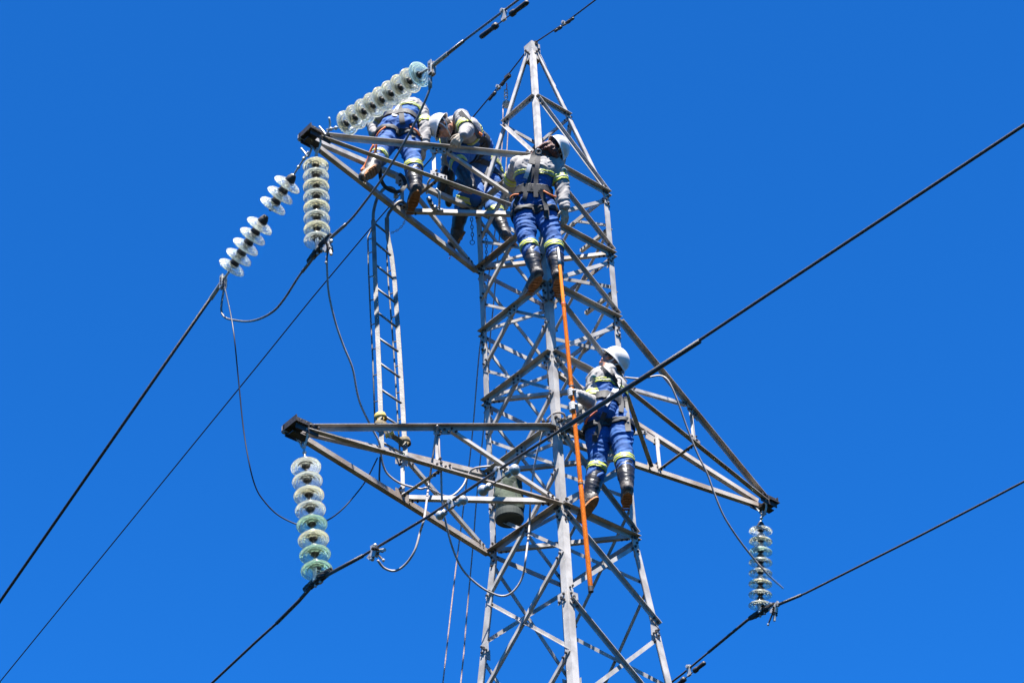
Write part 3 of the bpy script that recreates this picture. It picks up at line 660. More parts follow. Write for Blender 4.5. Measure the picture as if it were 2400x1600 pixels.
# ------------------------------------------------------------------ pole
PY = -.80
pb, pt = at_y(1384, 1375, PY), at_y(1312, 622, PY-.02); pd = (pt-pb).normalized(); PL = (pt-pb).length
print('pole', PL, tuple(pd))
pole = thing('insulating_pole', pb, 'long orange insulating pole held upright by the lower worker', 'pole')
m = MB(); H = PL
for ra, rb, fa, fb in ((.021, .0205, 0, .30), (.0225, .0225, .298, .306), (.0200, .0195, .305, .60), (.0215, .0215, .598, .607), (.0190, .0180, .606, .86), (.0197, .0197, .858, .873), (.0165, .0155, .872, 1)):
    m.lathe(pb, pd, [(0, fa*H), (ra*.97, fa*H), (ra, fa*H+.003)]+[(ra+(rb-ra)*k/6, fa*H+.003+(fb-fa)*H*k/6-.006*k/6) for k in range(1, 7)]+[(rb*.97, fb*H), (0, fb*H)], 'orange', 20); part(m, 'tube', pole, True)
m = MB(); m.lathe(pb, pd, [(0, -.045), (.0225, -.045), (.0225, .004), (0, .004)], 'black', 20); part(m, 'end_cap', pole)
for f in (.295, .595, .866):
    m = MB(); m.lathe(pb, pd, [(.0232-.003*f, f*H-.004), (.0242-.003*f, f*H), (.0242-.003*f, f*H+.010), (.0232-.003*f, f*H+.014)], 'dark' if f < .8 else 'redp', 20); part(m, 'joint_ring', pole)
m = MB(); m.lathe(pb, pd, [(0, H), (.0165, H), (.0165, H+.08), (.013, H+.09), (.013, H+.20), (.009, H+.21), (0, H+.215)], 'zinc', 16); part(m, 'metal_head', pole, True)
# lifting clamp tool inside the upper arm, bracket by the leg
m = MB(); D_ = dep(CH['U'][('L', 'B')][0].lerp(CH['U'][('L', 'B')][1], .62))-.10
P_ = lambda x, y, k=0: at_d(x, y, D_+k)
m.tube(cr_spline([P_(1003, 463), P_(1010, 478), P_(1018, 490), P_(1030, 494)], 4), .022, 'zinc', 10)
m.tube(cr_spline([P_(1000, 455), P_(1003, 430), P_(1010, 418)], 4), .010, 'zinc', 8)
m.tube(cr_spline([P_(1029, 492), P_(1030, 470), P_(1029, 452), P_(1022, 443)], 4), .012, 'zinc', 8)
m.lathe(P_(1032, 494), RT, [(0, -.03), (.022, -.028), (.024, 0), (.022, .03), (0, .03)], 'zinc', 12)
m.lathe(P_(1008, 470, -.03), -FW, [(0, .03), (.02, .028), (.02, -.02)], 'dark', 8); m.ball(P_(1020, 488, -.02), .028, 'zinc', 12)
m.lathe(P_(1014, 480, -.03), -FW, [(0, .035), (.012, .03), (.012, -.02)], 'dark', 8)
tag(m.build('line_clamp_tool', None, True, P_(1015, 480)), 'shiny metal lifting clamp on the bar inside the uppermost arm', 'tool')
m = MB(); c = at_y(1345, 985, -.58); m.box(c, RT*.075+UP*.03, UP*.035-RT*.014, FW*.04, 'zinc')
m.tube(cr_spline([c-RT*.10+UP*.02, c-RT*.115-UP*.03, c-RT*.09-UP*.075, c-RT*.03-UP*.08], 4), .014, 'dark', 8)
for k in (-1, 0, 1): m.lathe(c+RT*.05*k-FW*.04+UP*.02*k, -FW, [(.011, 0), (.011, .014), (0, .015)], 'dark', 8)
m.tube([c+RT*.0, V((lg('N', 'E').x+.03, lg('N', 'E').y-.02, c.z-.10))], .016, 'dark', 8)
tag(m.build('pole_support_saddle', None, False, c), 'white metal saddle bracket behind the orange pole, beside the near leg', 'bracket')
# dark sling under the first worker
m = MB(); da = dep(CH['U'][('L', 'B')][0].lerp(CH['U'][('L', 'B')][1], .35))-.12
m.ribbon(cr_spline([at_d(890, 395, da), at_d(893, 420, da), at_d(903, 438, da), at_d(922, 449, da), at_d(940, 447, da), at_d(950, 432, da+.1), at_d(944, 415, da+.1), at_d(935, 408, da+.1)], 4), .035, .006, 'black', -FW)
tag(m.build('webbing_sling', None, False, at_d(893, 420, da)), 'black webbing sling drooping below the worker at the arm tip', 'sling')
#@@PEOPLE
#@@PEOPLE
def remesh(mb, voxel, smooth=2, wr=0.0, wscale=9, bones=None):
    me = mb.mesh('tmp'); o = bpy.data.objects.new('tmp', me); COL.objects.link(o)
    r = o.modifiers.new('r', 'REMESH'); r.mode = 'VOXEL'; r.voxel_size = voxel; r.use_smooth_shade = True
    s = o.modifiers.new('s', 'SMOOTH'); s.factor = .5; s.iterations = smooth
    dg = bpy.context.evaluated_depsgraph_get(); dg.update(); ev = o.evaluated_get(dg); me2 = bpy.data.meshes.new_from_object(ev)
    bpy.data.objects.remove(o); bpy.data.meshes.remove(me)
    n = len(me2.vertices); co = np.empty(n*3); me2.vertices.foreach_get('co', co); co = co.reshape(-1, 3)
    if wr and n:
        nr = np.array([v.normal[:] for v in me2.vertices])
        bs = [(np.array(a), np.array(b)) for a, b in bones]; ds = np.stack([segproj(co, a, b)[1] for a, b in bs]); bi = ds.argmin(0)
        for i in range(n):
            A, B_ = bs[bi[i]]; d = (B_-A)/np.linalg.norm(B_-A); t = float((co[i]-A)@d); pp = co[i]-A-d*t; w1 = float(pp@RT)+bi[i]*3.1; w2 = float(pp@FW)
            sw_ = noise.noise(V((w1*5, w2*5, t*4)))*.10
            q = V((w1*wscale*.55, w2*wscale*.55, (t+sw_+w1*.35)*wscale*2.4))
            a = noise.noise(q); b = noise.noise(q*2.1+V((7, 3, 1)))
            k = (1-min(1, abs(a)*3.2))*.7+(1-min(1, abs(b)*3))*.3-.35
            co[i] += nr[i]*wr*k
        me2.vertices.foreach_set('co', co.ravel()); me2.update()
    me2.polygons.foreach_set('use_smooth', [True]*len(me2.polygons))
    return me2
def centers(me):
    n = len(me.polygons); c = np.empty(n*3); me.polygons.foreach_get('center', c); return c.reshape(-1, 3)
def segproj(C, a, b):
    a = np.array(a); b = np.array(b); d = b-a; t = ((C-a)@d)/(d@d); tc = np.clip(t, 0, 1); return t, np.linalg.norm(C-(a+tc[:, None]*d), axis=1)
def shell(me, mask, off, m, name, parent, th=.006):
    """a band cut from a cloth surface and lifted off it"""
    import bmesh
    bm = bmesh.new(); bm.from_mesh(me); bm.faces.ensure_lookup_table()
    bmesh.ops.delete(bm, geom=[f for f in bm.faces if not mask[f.index]], context='FACES')
    if not bm.faces: bm.free(); return None
    for _ in range(2): bmesh.ops.smooth_vert(bm, verts=bm.verts, factor=.5, use_axis_x=True, use_axis_y=True, use_axis_z=True)
    bm.normal_update()
    for v in bm.verts: v.co += v.normal*off
    bmesh.ops.solidify(bm, geom=bm.faces, thickness=-th)
    out = bpy.data.meshes.new(name); bm.to_mesh(out); bm.free(); out.materials.clear(); out.materials.append(M[m])
    out.polygons.foreach_set('material_index', [0]*len(out.polygons)); out.polygons.foreach_set('use_smooth', [True]*len(out.polygons))
    return link(name, out, parent)
def solve(par, px, py, L, sgn):
    r = ray(px, py); rl = r.normalized(); t0 = (par-CAM).dot(rl); c = CAM+rl*t0; h = (par-c).length
    k = math.sqrt(max(0, L*L-h*h)); return c+rl*(k*sgn)
def hand(mb, w, d, n, side, curl=.35, sc=1.0):
    """wrist w, direction d, palm normal n; five separate fingers"""
    d = d.normalized(); n = (n-d*n.dot(d)).normalized(); s = d.cross(n)*side
    for k in (-1, 0, 1): mb.cone(w+s*k*.012, w+d*.082*sc+s*k*.026*sc, .020, .018*sc)
    for k, (o, L) in enumerate(((-.036, .066), (-.012, .078), (.012, .074), (.036, .058))):
        p = w+d*.085*sc+s*o*sc; a = curl*(.6+.15*k)
        for j, seg in enumerate((.45, .32, .23)):
            a2 = a*(j+1); q = p+(d*math.cos(a2)+n*math.sin(a2)+s*(o*.8))*L*seg*sc; mb.cone(p, q, (.0115-.001*j)*sc, (.0105-.001*j)*sc, None, 10); p = q
    p = w+d*.03*sc-s*.034*sc; q = p+(d*.7-s*.65+n*.25).normalized()*.042*sc; mb.cone(p, q, .015, .0105, None, 10)
    mb.cone(q, q+(d*.9-s*.1+n*.4).normalized()*.034*sc, .0105, .010, None, 10)
def grip(mb, w, c, ax, pr, sc=1.0):
    """hand closed on a rod: wrist w, rod centre c, rod axis ax"""
    ax = ax.normalized(); out = (w-c); out = (out-ax*out.dot(ax)).normalized(); sd = ax.cross(out)
    palm = c+out*(pr+.016)
    for k in (-1, 0, 1): mb.cone(w+ax*k*.012, palm+ax*k*.026, .022, .020)
    for k in range(4):
        o = ax*(-.033+.022*k); R = pr+.010; p = None
        for j in range(6):
            an = .35+j*.62; q = c+o+(out*math.cos(an)+sd*math.sin(an))*R
            if p is not None: mb.cone(p, q, .0115, .011, None, 10)
            p = q
    p = None
    for j in range(4):
        an = -.3-j*.6; q = c+ax*(.045-.010*j)+(out*math.cos(an)+sd*math.sin(an))*(pr+.012)
        if p is not None: mb.cone(p, q, .013, .012, None, 10)
        p = q
def person(label, pel, jt, head=None, hands=None, straps=(), gear=(), hairc=None, helmet=True, glove='glove', wide=1.12, sc=1.0, boot_label=None, face=True, group='line workers on the tower'):
    LN = dict(neck=.50, shoulder=.185, elbow=.29, wrist=.26, hip=.10, knee=.43, ankle=.42, toe=.20, head=.20)
    J = {'pelvis': pel}
    for nm, par, px, py, sg in jt:
        J[nm] = solve(J[par], px, py, LN[nm.split('_')[0]]*sc, sg)
    e = thing('person', J['toe_a'] if 'toe_a' in J else pel, label, 'person', group)
    pe, nk = J['pelvis'], J['neck']; sp = (nk-pe); su = sp.normalized()
    lat = (J['shoulder_b']-J['shoulder_a']); lat = (lat-su*lat.dot(su)).normalized(); fw = su.cross(lat)   # body depth axis
    ck = pe+sp*.72; wk = pe+sp*.28
    def torso(mb, g, m=None):
        mb.cone(J['hip_a'], J['hip_b'], .105*wide+g, .105*wide+g, m)
        for s in (-1, 1):
            mb.cone(wk+lat*s*.045, ck+lat*s*.075, .098*wide+g, .112*wide+g, m)
            mb.cone(pe+lat*s*.06, wk+lat*s*.045, .105*wide+g, .098*wide+g, m)
        for k in 'ab':
            c2 = ck+(J['shoulder_'+k]-ck)*.35; mb.cone(c2, J['shoulder_'+k]*.92+nk*.08, .095+g, .062+g, m)
            mb.cone(nk-su*.02, J['shoulder_'+k]*.9+nk*.1, .055+g, .060+g, m)
    def legs(mb, g, t1, m=None):
        for k in 'ab':
            h, n_, a_ = J['hip_'+k], J['knee_'+k], J['ankle_'+k]
            mb.cone(h, n_, .095*wide+g, .066+g, m); mb.cone(n_, n_.lerp(a_, t1), .066+g, .052+g if t1 > .9 else .064+g, m)
            mb.cone(h.lerp(n_, .1), h.lerp(n_, .5), .095*wide+g, .082*wide+g, m)
    # --- body
    mb = MB(); torso(mb, -.035); legs(mb, -.026, 1.0); mb.cone(nk-su*.03, J['head'].lerp(nk, .3), .058, .052)
    for k in 'ab':
        if 'elbow_'+k in J:
            mb.cone(J['shoulder_'+k], J['elbow_'+k], .042, .034); mb.cone(J['elbow_'+k], J['wrist_'+k], .034, .024)
        mb.cone(J['ankle_'+k], J['ankle_'+k].lerp(J['toe_'+k], .7), .034, .03)
    hc = J['head']; hu, hf = head; hu = hu.normalized(); hf = (hf-hu*hf.dot(hu)).normalized(); hr = hf.cross(hu)
    mb.ball(hc+hf*-.008+hu*.02, 0, None, 20, (hr*.076, hf*.096, hu*.100))
    mb.ball(hc+hf*.018-hu*.03, 0, None, 20, (hr*.063, hf*.072, hu*.085))
    mb.cone(hc-hu*.055-hf*.01, hc-hu*.088+hf*.055, .055, .028)
    mb.cone(hc-hu*.045+hf*.03, nk+su*.02, .045, .05)
    mb.cone(hc+hf*.082+hu*.012, hc+hf*.104-hu*.026, .010, .015); mb.cone(hc+hf*.085-hu*.03-hr*.010, hc+hf*.085-hu*.03+hr*.010, .012, .012)
    mb.cone(hc+hf*.078+hu*.022-hr*.035, hc+hf*.078+hu*.022+hr*.035, .014, .014)
    for s in (-1, 1):
        mb.ball(hc+hr*s*.078-hf*.008-hu*.008, 0, None, 12, (hr*.012, hf*.018+hu*.004, hu*.032)); mb.ball(hc+hr*s*.042+hf*.062-hu*.022, 0, None, 12, (hr*.026, hf*.024, hu*.022))
    for o, r in ((-.052, .011), (-.064, .012)): mb.cone(hc+hf*.080+hu*o-hr*.018, hc+hf*.080+hu*o+hr*.018, r, r)
    if hands:
        for k, hd in hands.items():
            if hd.get('bare'): hand(mb, J['wrist_'+k], hd['d'], hd['n'], hd.get('side', 1), hd.get('curl', .3))
    me = remesh(mb, .0075, 1); me.materials.clear(); me.materials.append(M['skin']); body = link('body', me, e)
    if face:
        for s in (-1, 1):
            m = MB(); m.ball(hc+hr*s*.032+hf*.077-hu*.002, .0105, 'helmet', 10); m.ball(hc+hr*s*.032+hf*.0865-hu*.003, .006, 'dark', 8); part(m, 'eye', e, True)
        m = MB(); m.tube([hc+hf*.0925-hu*.058+hr*x*.022-hf*abs(x)*.008 for x in (-1, -.5, 0, .5, 1)], .0028, 'redp', 6); part(m, 'mouth', e)
    # --- shirt
    mb = MB(); torso(mb, .004)
    for k in 'ab':
        if 'elbow_'+k in J:
            mb.cone(J['shoulder_'+k], J['elbow_'+k], .080, .069); mb.cone(J['elbow_'+k], J['wrist_'+k], .069, .047)
    mb.cone(nk-su*.03, nk+(hc-nk)*.25, .074, .066)
    shirt = remesh(mb, .0095, 2, .015, 7, [(pe, nk)]+[(J['shoulder_'+k], J['elbow_'+k]) for k in 'ab']+[(J['elbow_'+k], J['wrist_'+k]) for k in 'ab']); C = centers(shirt)
    ts, ds = segproj(C, pe, nk); bones = [segproj(C, J['shoulder_'+k], J['elbow_'+k]) for k in 'ab' if 'elbow_'+k in J]; fore = [segproj(C, J['elbow_'+k], J['wrist_'+k]) for k in 'ab' if 'elbow_'+k in J]
    arm_d = np.min([b[1] for b in bones]+[b[1] for b in fore], axis=0) if bones else np.full(len(C), 9.)
    isarm = ((arm_d < .090) & (arm_d < ds-.02)) | (arm_d < ds-.11)
    shirt.materials.clear(); shirt.materials.append(M['shirt']); shirt.materials.append(M['blue'])
    shirt.polygons.foreach_set('material_index', ((ts < .52) & ~isarm).astype(int)); so = link('shirt', shirt, e)
    # masks are computed in world space, the linked mesh is already local, so cut bands from it by index
    def cutl(o, mask, off, m, name, th=.006):
        r = shell(o.data, mask, off, m, name, None, th)
        if r: r.parent = e
        return r
    cutl(so, (ts > .51) & (ts < .535) & ~isarm, .003, 'band', 'reflective_band'); cutl(so, (ts > .535) & (ts < .57) & ~isarm, .0035, 'bandg', 'reflective_band'); cutl(so, (ts > .57) & (ts < .60) & ~isarm, .003, 'band', 'reflective_band')
    for (t, d), (t2, d2) in zip(bones, fore):
        cutl(so, (t > .58) & (t < .84) & (d < .108) & (d <= d2+.01) & isarm, .003, 'band', 'reflective_band')
        cutl(so, (t > .67) & (t < .75) & (d < .108) & (d <= d2+.01) & isarm, .005, 'bandg', 'reflective_band')
    # --- trousers
    mb = MB(); legs(mb, .017, .42); mb.cone(J['hip_a'], J['hip_b'], .112*wide, .112*wide)
    for s in (-1, 1): mb.cone(pe+lat*s*.06, pe.lerp(wk, .7)+lat*s*.05, .112*wide, .104*wide)
    tr = remesh(mb, .0095, 2, .014, 7, [(J['hip_'+k], J['knee_'+k]) for k in 'ab']+[(J['knee_'+k], J['ankle_'+k]) for k in 'ab']); C = centers(tr); tr.materials.clear(); tr.materials.append(M['blue']); tr.polygons.foreach_set('material_index', [0]*len(tr.polygons))
    to = link('trousers', tr, e)
    for k in 'ab':
        t, d = segproj(C, J['knee_'+k], J['ankle_'+k]); t2, d2 = segproj(C, J['hip_'+k], J['knee_'+k])
        near = d < .11
        cutl(to, (t > .12) & (t < .27) & near & (d <= d2+.005), .003, 'band', 'reflective_band'); cutl(to, (t > .17) & (t < .22) & near & (d <= d2+.005), .005, 'bandg', 'reflective_band')
        mask = (t2 > .17) & (t2 < .30) & (d2 < .17)
        cutl(to, mask, .008, 'black', 'leg_strap', .008)
    ts2, _ = segproj(C, pe, nk)
    # belt
    mbb = MB(); torso(mbb, .012); bl = remesh(mbb, .012, 2); C = centers(bl); tb, db = segproj(C, pe, nk); bo = link('harness_belt', bl, e)
    b2 = cutl(bo, (tb > .10) & (tb < .30), .0, 'black', 'harness_belt', .012); b3 = cutl(bo, (tb > .16) & (tb < .26), .006, 'grey_web', 'belt_pad', .006); bpy.data.objects.remove(bo)
    # --- boots
    for k in 'ab':
        kn, an, te = J['knee_'+k], J['ankle_'+k], J['toe_'+k]; fd = (te-an).normalized(); sh = (kn-an).normalized()
        mb = MB(); mb.cone(kn.lerp(an, .34), kn.lerp(an, .70), .080, .074); mb.cone(kn.lerp(an, .70), an, .070, .056)
        dn_ = -(sh-fd*sh.dot(fd)).normalized()
        mb.cone(an-fd*.02+dn_*.02, te-fd*.03+dn_*.025, .054, .047); mb.cone(an+dn_*.02-fd*.045, an+dn_*.02, .042, .048)
        b_ = remesh(mb, .009, 2, .005, 11, [(kn, an), (an, te)]); C = centers(b_); t, d = segproj(C, kn, an); b_.materials.clear(); b_.materials.append(M['leather']); b_.materials.append(M['toecap'])
        tf, df = segproj(C, an, te); b_.polygons.foreach_set('material_index', (t > .90).astype(int)); bt_ = link('boot', b_, e)
        # sole as a sub-part
        sd_ = fd.cross(dn_); base = an+dn_*.062-fd*.07; ln = .285; pts = []
        for i in range(20):
            a2 = 2*math.pi*i/20; x = .5-.5*math.cos(a2); wd_ = .040+.012*math.sin(math.pi*min(1, x*1.1))-.010*math.exp(-((x-.42)/.12)**2); pts.append(base+fd*(x*ln)+sd_*(math.sin(a2)*wd_*1.05))
        m = MB(); n = len(pts); vs = [p-dn_*.010 for p in pts]+[p+dn_*.016 for p in pts]
        m.add(vs, [tuple(range(n))[::-1], tuple(range(n, 2*n))]+[(i, (i+1) % n, n+(i+1) % n, n+i) for i in range(n)], 'sole')
        for j in range(6):
            x = .08+j*.045; m.box(base+fd*x+dn_*.018, fd*.012, sd_*.034, dn_*.004, 'sole')
        s_ = m.build('sole', e); mat_fix = s_; s_.parent = bt_
    # --- gloves
    if hands:
        for k, hd in hands.items():
            if hd.get('bare'): continue
            mb = MB()
            if 'grip' in hd: grip(mb, J['wrist_'+k], hd['grip'], hd['ax'], hd['r'])
            else: hand(mb, J['wrist_'+k], hd['d'], hd['n'], hd.get('side', 1), hd.get('curl', .4), 1.08)
            mb.cone(J['wrist_'+k], J['wrist_'+k].lerp(J['elbow_'+k], .25), .030, .044)
            gm = remesh(mb, .0055, 1); gm.materials.clear(); gm.materials.append(M[glove]); link('glove', gm, e)
    # --- helmet
    if helmet:
        c = hc+hu*.035-hf*.004; hm = MB(); n = 36; rows = []
        for i in range(13):
            th = math.pi*.5*i/12; rows.append((math.sin(th), math.cos(th), 0))
        rows += [(1.02, -.10, 0), (1.10, -.20, 1), (1.13, -.24, 1), (1.08, -.25, 1), (.97, -.14, 0)]+[(.95*math.sin(math.pi*.5*i/8), .95*math.cos(math.pi*.5*i/8), 0) for i in range(8, -1, -1)]
        vs = []
        for r_, h_, b_ in rows:
            for j in range(n):
                a = 2*math.pi*j/n; f_ = math.cos(a); s_ = math.sin(a); x = r_; br = b_*max(0, f_)**2*.10
                rid = .035*math.exp(-(s_*r_/.16)**2)*(h_ > .35)
                vs.append(c+hf*((x+br)*f_*.130)+hr*((x)*s_*.108)+hu*((h_+rid)*.116-b_*max(0, f_)**2*.008))
        fs = [(i*n+j, i*n+(j+1) % n, (i+1)*n+(j+1) % n, (i+1)*n+j) for i in range(len(rows)-1) for j in range(n)]
        hm.add(vs, fs, 'helmet'); ho = part(hm, 'helmet', e, True)
        m = MB(); vs = []; rr = [(.93*math.sin(math.pi*.5*i/6), .90*math.cos(math.pi*.5*i/6)-.02) for i in range(7)]+[(.90, -.16), (.80, -.17), (.78, .0)]
        for r_, h_ in rr:
            for j in range(n): a = 2*math.pi*j/n; vs.append(c+hf*(r_*math.cos(a)*.130)+hr*(r_*math.sin(a)*.108)+hu*(h_*.116))
        m.add(vs, [(i*n+j, i*n+(j+1) % n, (i+1)*n+(j+1) % n, (i+1)*n+j) for i in range(len(rr)-1) for j in range(n)], 'liner'); l_ = part(m, 'liner', e, True); l_.parent = ho
        m = MB()
        for s in (-1, 1):
            m.ribbon(cr_spline([c+hr*s*.100+hf*.02-hu*.02, hc+hr*s*.086+hf*.018-hu*.03, hc+hr*s*.062+hf*.040-hu*.085, hc+hf*.062-hu*.118], 4), .012, .003, 'white_web', hr*s)
            m.ribbon(cr_spline([c+hr*s*.100-hf*.05-hu*.02, hc+hr*s*.086-hf*.015-hu*.045, hc+hr*s*.066+hf*.03-hu*.078], 4), .012, .003, 'white_web', hr*s)
        part(m, 'chin_strap', e)
        m = MB(); m.ribbon(cr_spline([hc+hr*x*.078*math.cos(0)+hf*(.094-.045*abs(x)**2)+hu*.004 for x in (-1, -.6, -.2, .2, .6, 1)], 4), .034, .004, 'lens', hf)
        for s in (-1, 1): m.tube([hc+hr*s*.079+hf*.05+hu*.008, hc+hr*s*.084-hf*.01+hu*.006], .003, 'dark', 5)
        if face: part(m, 'safety_glasses', e)
    if hairc:
        m = MB()
        for st_ in hairc['strands']:
            P = cr_spline([at_d(x, y, dep(hc)+k) for x, y, k in st_], 5); nn = len(P)
            m.tube(P, hairc.get('r', .022), hairc['m'], 9, [1-.6*abs(2*i/(nn-1)-.7) for i in range(nn)])
        for x, y, k, rr in hairc.get('mass', ()): m.ball(at_d(x, y, dep(hc)+k), rr, hairc['m'], 12)
        for i in range(26):
            f = random.random(); x = 1302-f*26+random.uniform(-3, 3); y = 338+f*6+random.uniform(-4, 16)*(1-f*.5); k = -.09+f*.04
            P = cr_spline([at_d(x, y, dep(hc)+k), at_d(x-5, y+random.uniform(-2, 2), dep(hc)+k-.015), at_d(x-12, y+random.uniform(-3, 5), dep(hc)+k)], 3); m.tube(P, .008, hairc['m'], 6, [1-.5*j/(len(P)-1) for j in range(len(P))])
        P0, P1 = at_d(1305, 345, dep(hc)-.05), at_d(1268, 347, dep(hc)-.05)
        hme = remesh(m, .0065, 1, .012, 20, [(P0, P1)]); hme.materials.clear(); hme.materials.append(M[hairc['m']]); link('hair', hme, e)
    else:
        m = MB(); m.ball(hc-hf*.016+hu*.010, 0, 'hair', 20, (hr*.079, hf*.094, hu*.098))
        vs = [V(v) for v in m.v]; m.f = [f for f in m.f if (sum((vs[i] for i in f), V())/len(f)-hc).dot(hf) < -.0 ]; m.m = m.m[:len(m.f)]; part(m, 'hair', e, True)
    # --- straps laid on the clothes
    so_bm = []
    for o in (so, to):
        me_ = o.data; off = V(e.location); so_bm.append(BVHTree.FromPolygons([v.co+off for v in me_.vertices], [p.vertices[:] for p in me_.polygons]))
    def surf(x, y):
        'first cloth surface seen at a place of the photograph'
        d = ray(x, y).normalized(); best = None
        for b in so_bm:
            h = b.ray_cast(CAM, d)
            if h[0] and (best is None or h[3] < best[1]): best = (h[0], h[3], h[1])
        return best
    for sd in straps:
        pts, wd, m_, nm = sd[:4]; fine = []
        pp = cr_spline([V((x, y, 0)) for x, y in pts], 5); hint = None
        for p in pp:
            h = surf(p.x, p.y)
            if h: fine.append(h[0]-ray(p.x, p.y).normalized()*(sd[4] if len(sd) > 4 else .020)); hint = h[2]
        for _ in range(6): fine = [fine[0]]+[(fine[i-1]+fine[i]*2+fine[i+1])/4 for i in range(1, len(fine)-1)]+[fine[-1]] if len(fine) > 2 else fine
        if len(fine) > 1: m = MB(); m.ribbon(fine, wd, .006, m_, -FW); part(m, nm, e)
    for g_ in gear:
        kind, x, y = g_[:3]; h = surf(x, y)
        if not h: continue
        c = h[0]-ray(x, y).normalized()*.03
        m = MB()
        if kind == 'ring':
            m.tube([c+RT*(.026*math.cos(t))+UP*(.03*math.sin(t)) for t in [2*math.pi*j/14 for j in range(15)]], .006, 'zinc', 6); m.box(c-UP*.03, RT*.03, UP*.014, FW*.008, 'black'); part(m, 'harness_ring', e)
        if kind == 'badge':
            m.lathe(c+FW*.018, -FW, [(0, .012), (.028, .010), (.030, 0)], 'badge', 18); m.box(c+UP*.008+RT*.005+FW*.002, RT*.012, UP*.008, FW*.005, 'teal'); part(m, 'sleeve_badge', e)
        if kind == 'patch': m.box(c+FW*.012, RT*.018, UP*.022, FW*.006, 'badge'); m.box(c-FW*.0, RT*.013, UP*.009, FW*.007, 'redp'); part(m, 'boot_label', e)
        if kind == 'buckle': m.box(c, RT*.022, UP*.03, FW*.009, 'grey_web'); part(m, 'buckle', e)
        if kind == 'rope':
            P = cr_spline([at_d(a, b, dep(c)+dk) for a, b, dk in g_[3]], 5); m.tube(P, g_[4] if len(g_) > 4 else .012, g_[5] if len(g_) > 5 else 'obrope', 7); part(m, 'lanyard', e, True)
    print(label[:40], {k: tuple(round(x, 2) for x in v) for k, v in J.items() if k[:4] in ('pelv', 'toe_', 'neck', 'head')})
    return e, J
#@@CALLS
def cv(x, y, z): return (RT*x+UP*y-FW*z).normalized()      # picture right, picture up, towards the viewer
# woman on the near leg, seen from behind
person('worker with reddish brown hair seen from behind, standing on the near leg above the pole', at_y(1250, 478, -.62),
       [('neck', 'pelvis', 1256, 368, 1), ('head', 'neck', 1301, 352, 1), ('shoulder_a', 'neck', 1214, 385, 0), ('shoulder_b', 'neck', 1300, 382, 0),
        ('elbow_a', 'shoulder_a', 1196, 432, 1), ('wrist_a', 'elbow_a', 1206, 480, 1), ('elbow_b', 'shoulder_b', 1318, 440, -1), ('wrist_b', 'elbow_b', 1323, 486, -1),
        ('hip_a', 'pelvis', 1228, 488, 0), ('hip_b', 'pelvis', 1274, 488, 0), ('knee_a', 'hip_a', 1236, 565, -1), ('knee_b', 'hip_b', 1297, 565, -1),
        ('ankle_a', 'knee_a', 1258, 640, -1), ('ankle_b', 'knee_b', 1307, 645, -1), ('toe_a', 'ankle_a', 1240, 668, 1), ('toe_b', 'ankle_b', 1306, 672, 1)],
       head=(cv(.82, .42, -.34), cv(.30, -.80, -.50)), glove='glove',
       hands={'b': dict(d=cv(.05, -1, .1), n=cv(-.6, 0, -.6), side=1, curl=.28), 'a': dict(d=cv(.25, -.8, -.4), n=cv(.8, 0, -.5), curl=.5)},
       hairc=dict(m='redhair', r=.026, mass=[(1298, 345, -.04, .062), (1288, 346, -.06, .046), (1300, 355, -.09, .046), (1278, 346, -.06, .034), (1269, 347, -.06, .024), (1304, 364, -.09, .034), (1292, 352, -.08, .04)], strands=[[(1300, 340, .02), (1288, 336, -.06), (1272, 340, -.08), (1262, 348, -.08)], [(1302, 346, -.05), (1296, 343, -.10), (1280, 347, -.1), (1268, 352, -.1)], [(1306, 354, -.08), (1300, 354, -.11), (1296, 360, -.1), (1292, 368, -.08)],
                                                  [(1298, 338, .08), (1288, 335, .04), (1275, 340, .0), (1258, 346, -.04)], [(1304, 348, .0), (1302, 346, -.06), (1298, 350, -.12), (1286, 352, -.1)], [(1301, 344, .06), (1298, 346, .0), (1290, 348, -.03), (1278, 350, -.05)]]),
       straps=[([(1262, 360), (1258, 378), (1248, 400), (1240, 425), (1232, 452), (1228, 470)], .042, 'black', 'shoulder_strap'), ([(1242, 385), (1236, 405), (1231, 418)], .040, 'white_web', 'strap_label', .027),
               ([(1262, 356), (1261, 378), (1257, 405), (1256, 430), (1256, 462)], .042, 'grey_web', 'shoulder_strap'), ([(1262, 358), (1275, 352), (1290, 356), (1300, 364)], .046, 'grey_web', 'shoulder_strap'),
               ([(1262, 352), (1252, 362), (1246, 384)], .06, 'black', 'back_pad', .024), ([(1266, 445), (1276, 470), (1283, 500), (1280, 512)], .04, 'black', 'hip_strap', .03), ([(1216, 460), (1206, 480), (1206, 505)], .04, 'black', 'hip_strap')],
       gear=[('ring', 1262, 357), ('badge', 1322, 400), ('buckle', 1280, 500), ('rope', 1215, 462, [(1216, 456, 0), (1204, 457, 0), (1197, 463, 0), (1197, 472, 0)], .009), ('rope', 1278, 456, [(1274, 448, 0), (1286, 455, -.02), (1297, 460, 0), (1303, 462, .02)], .010)])
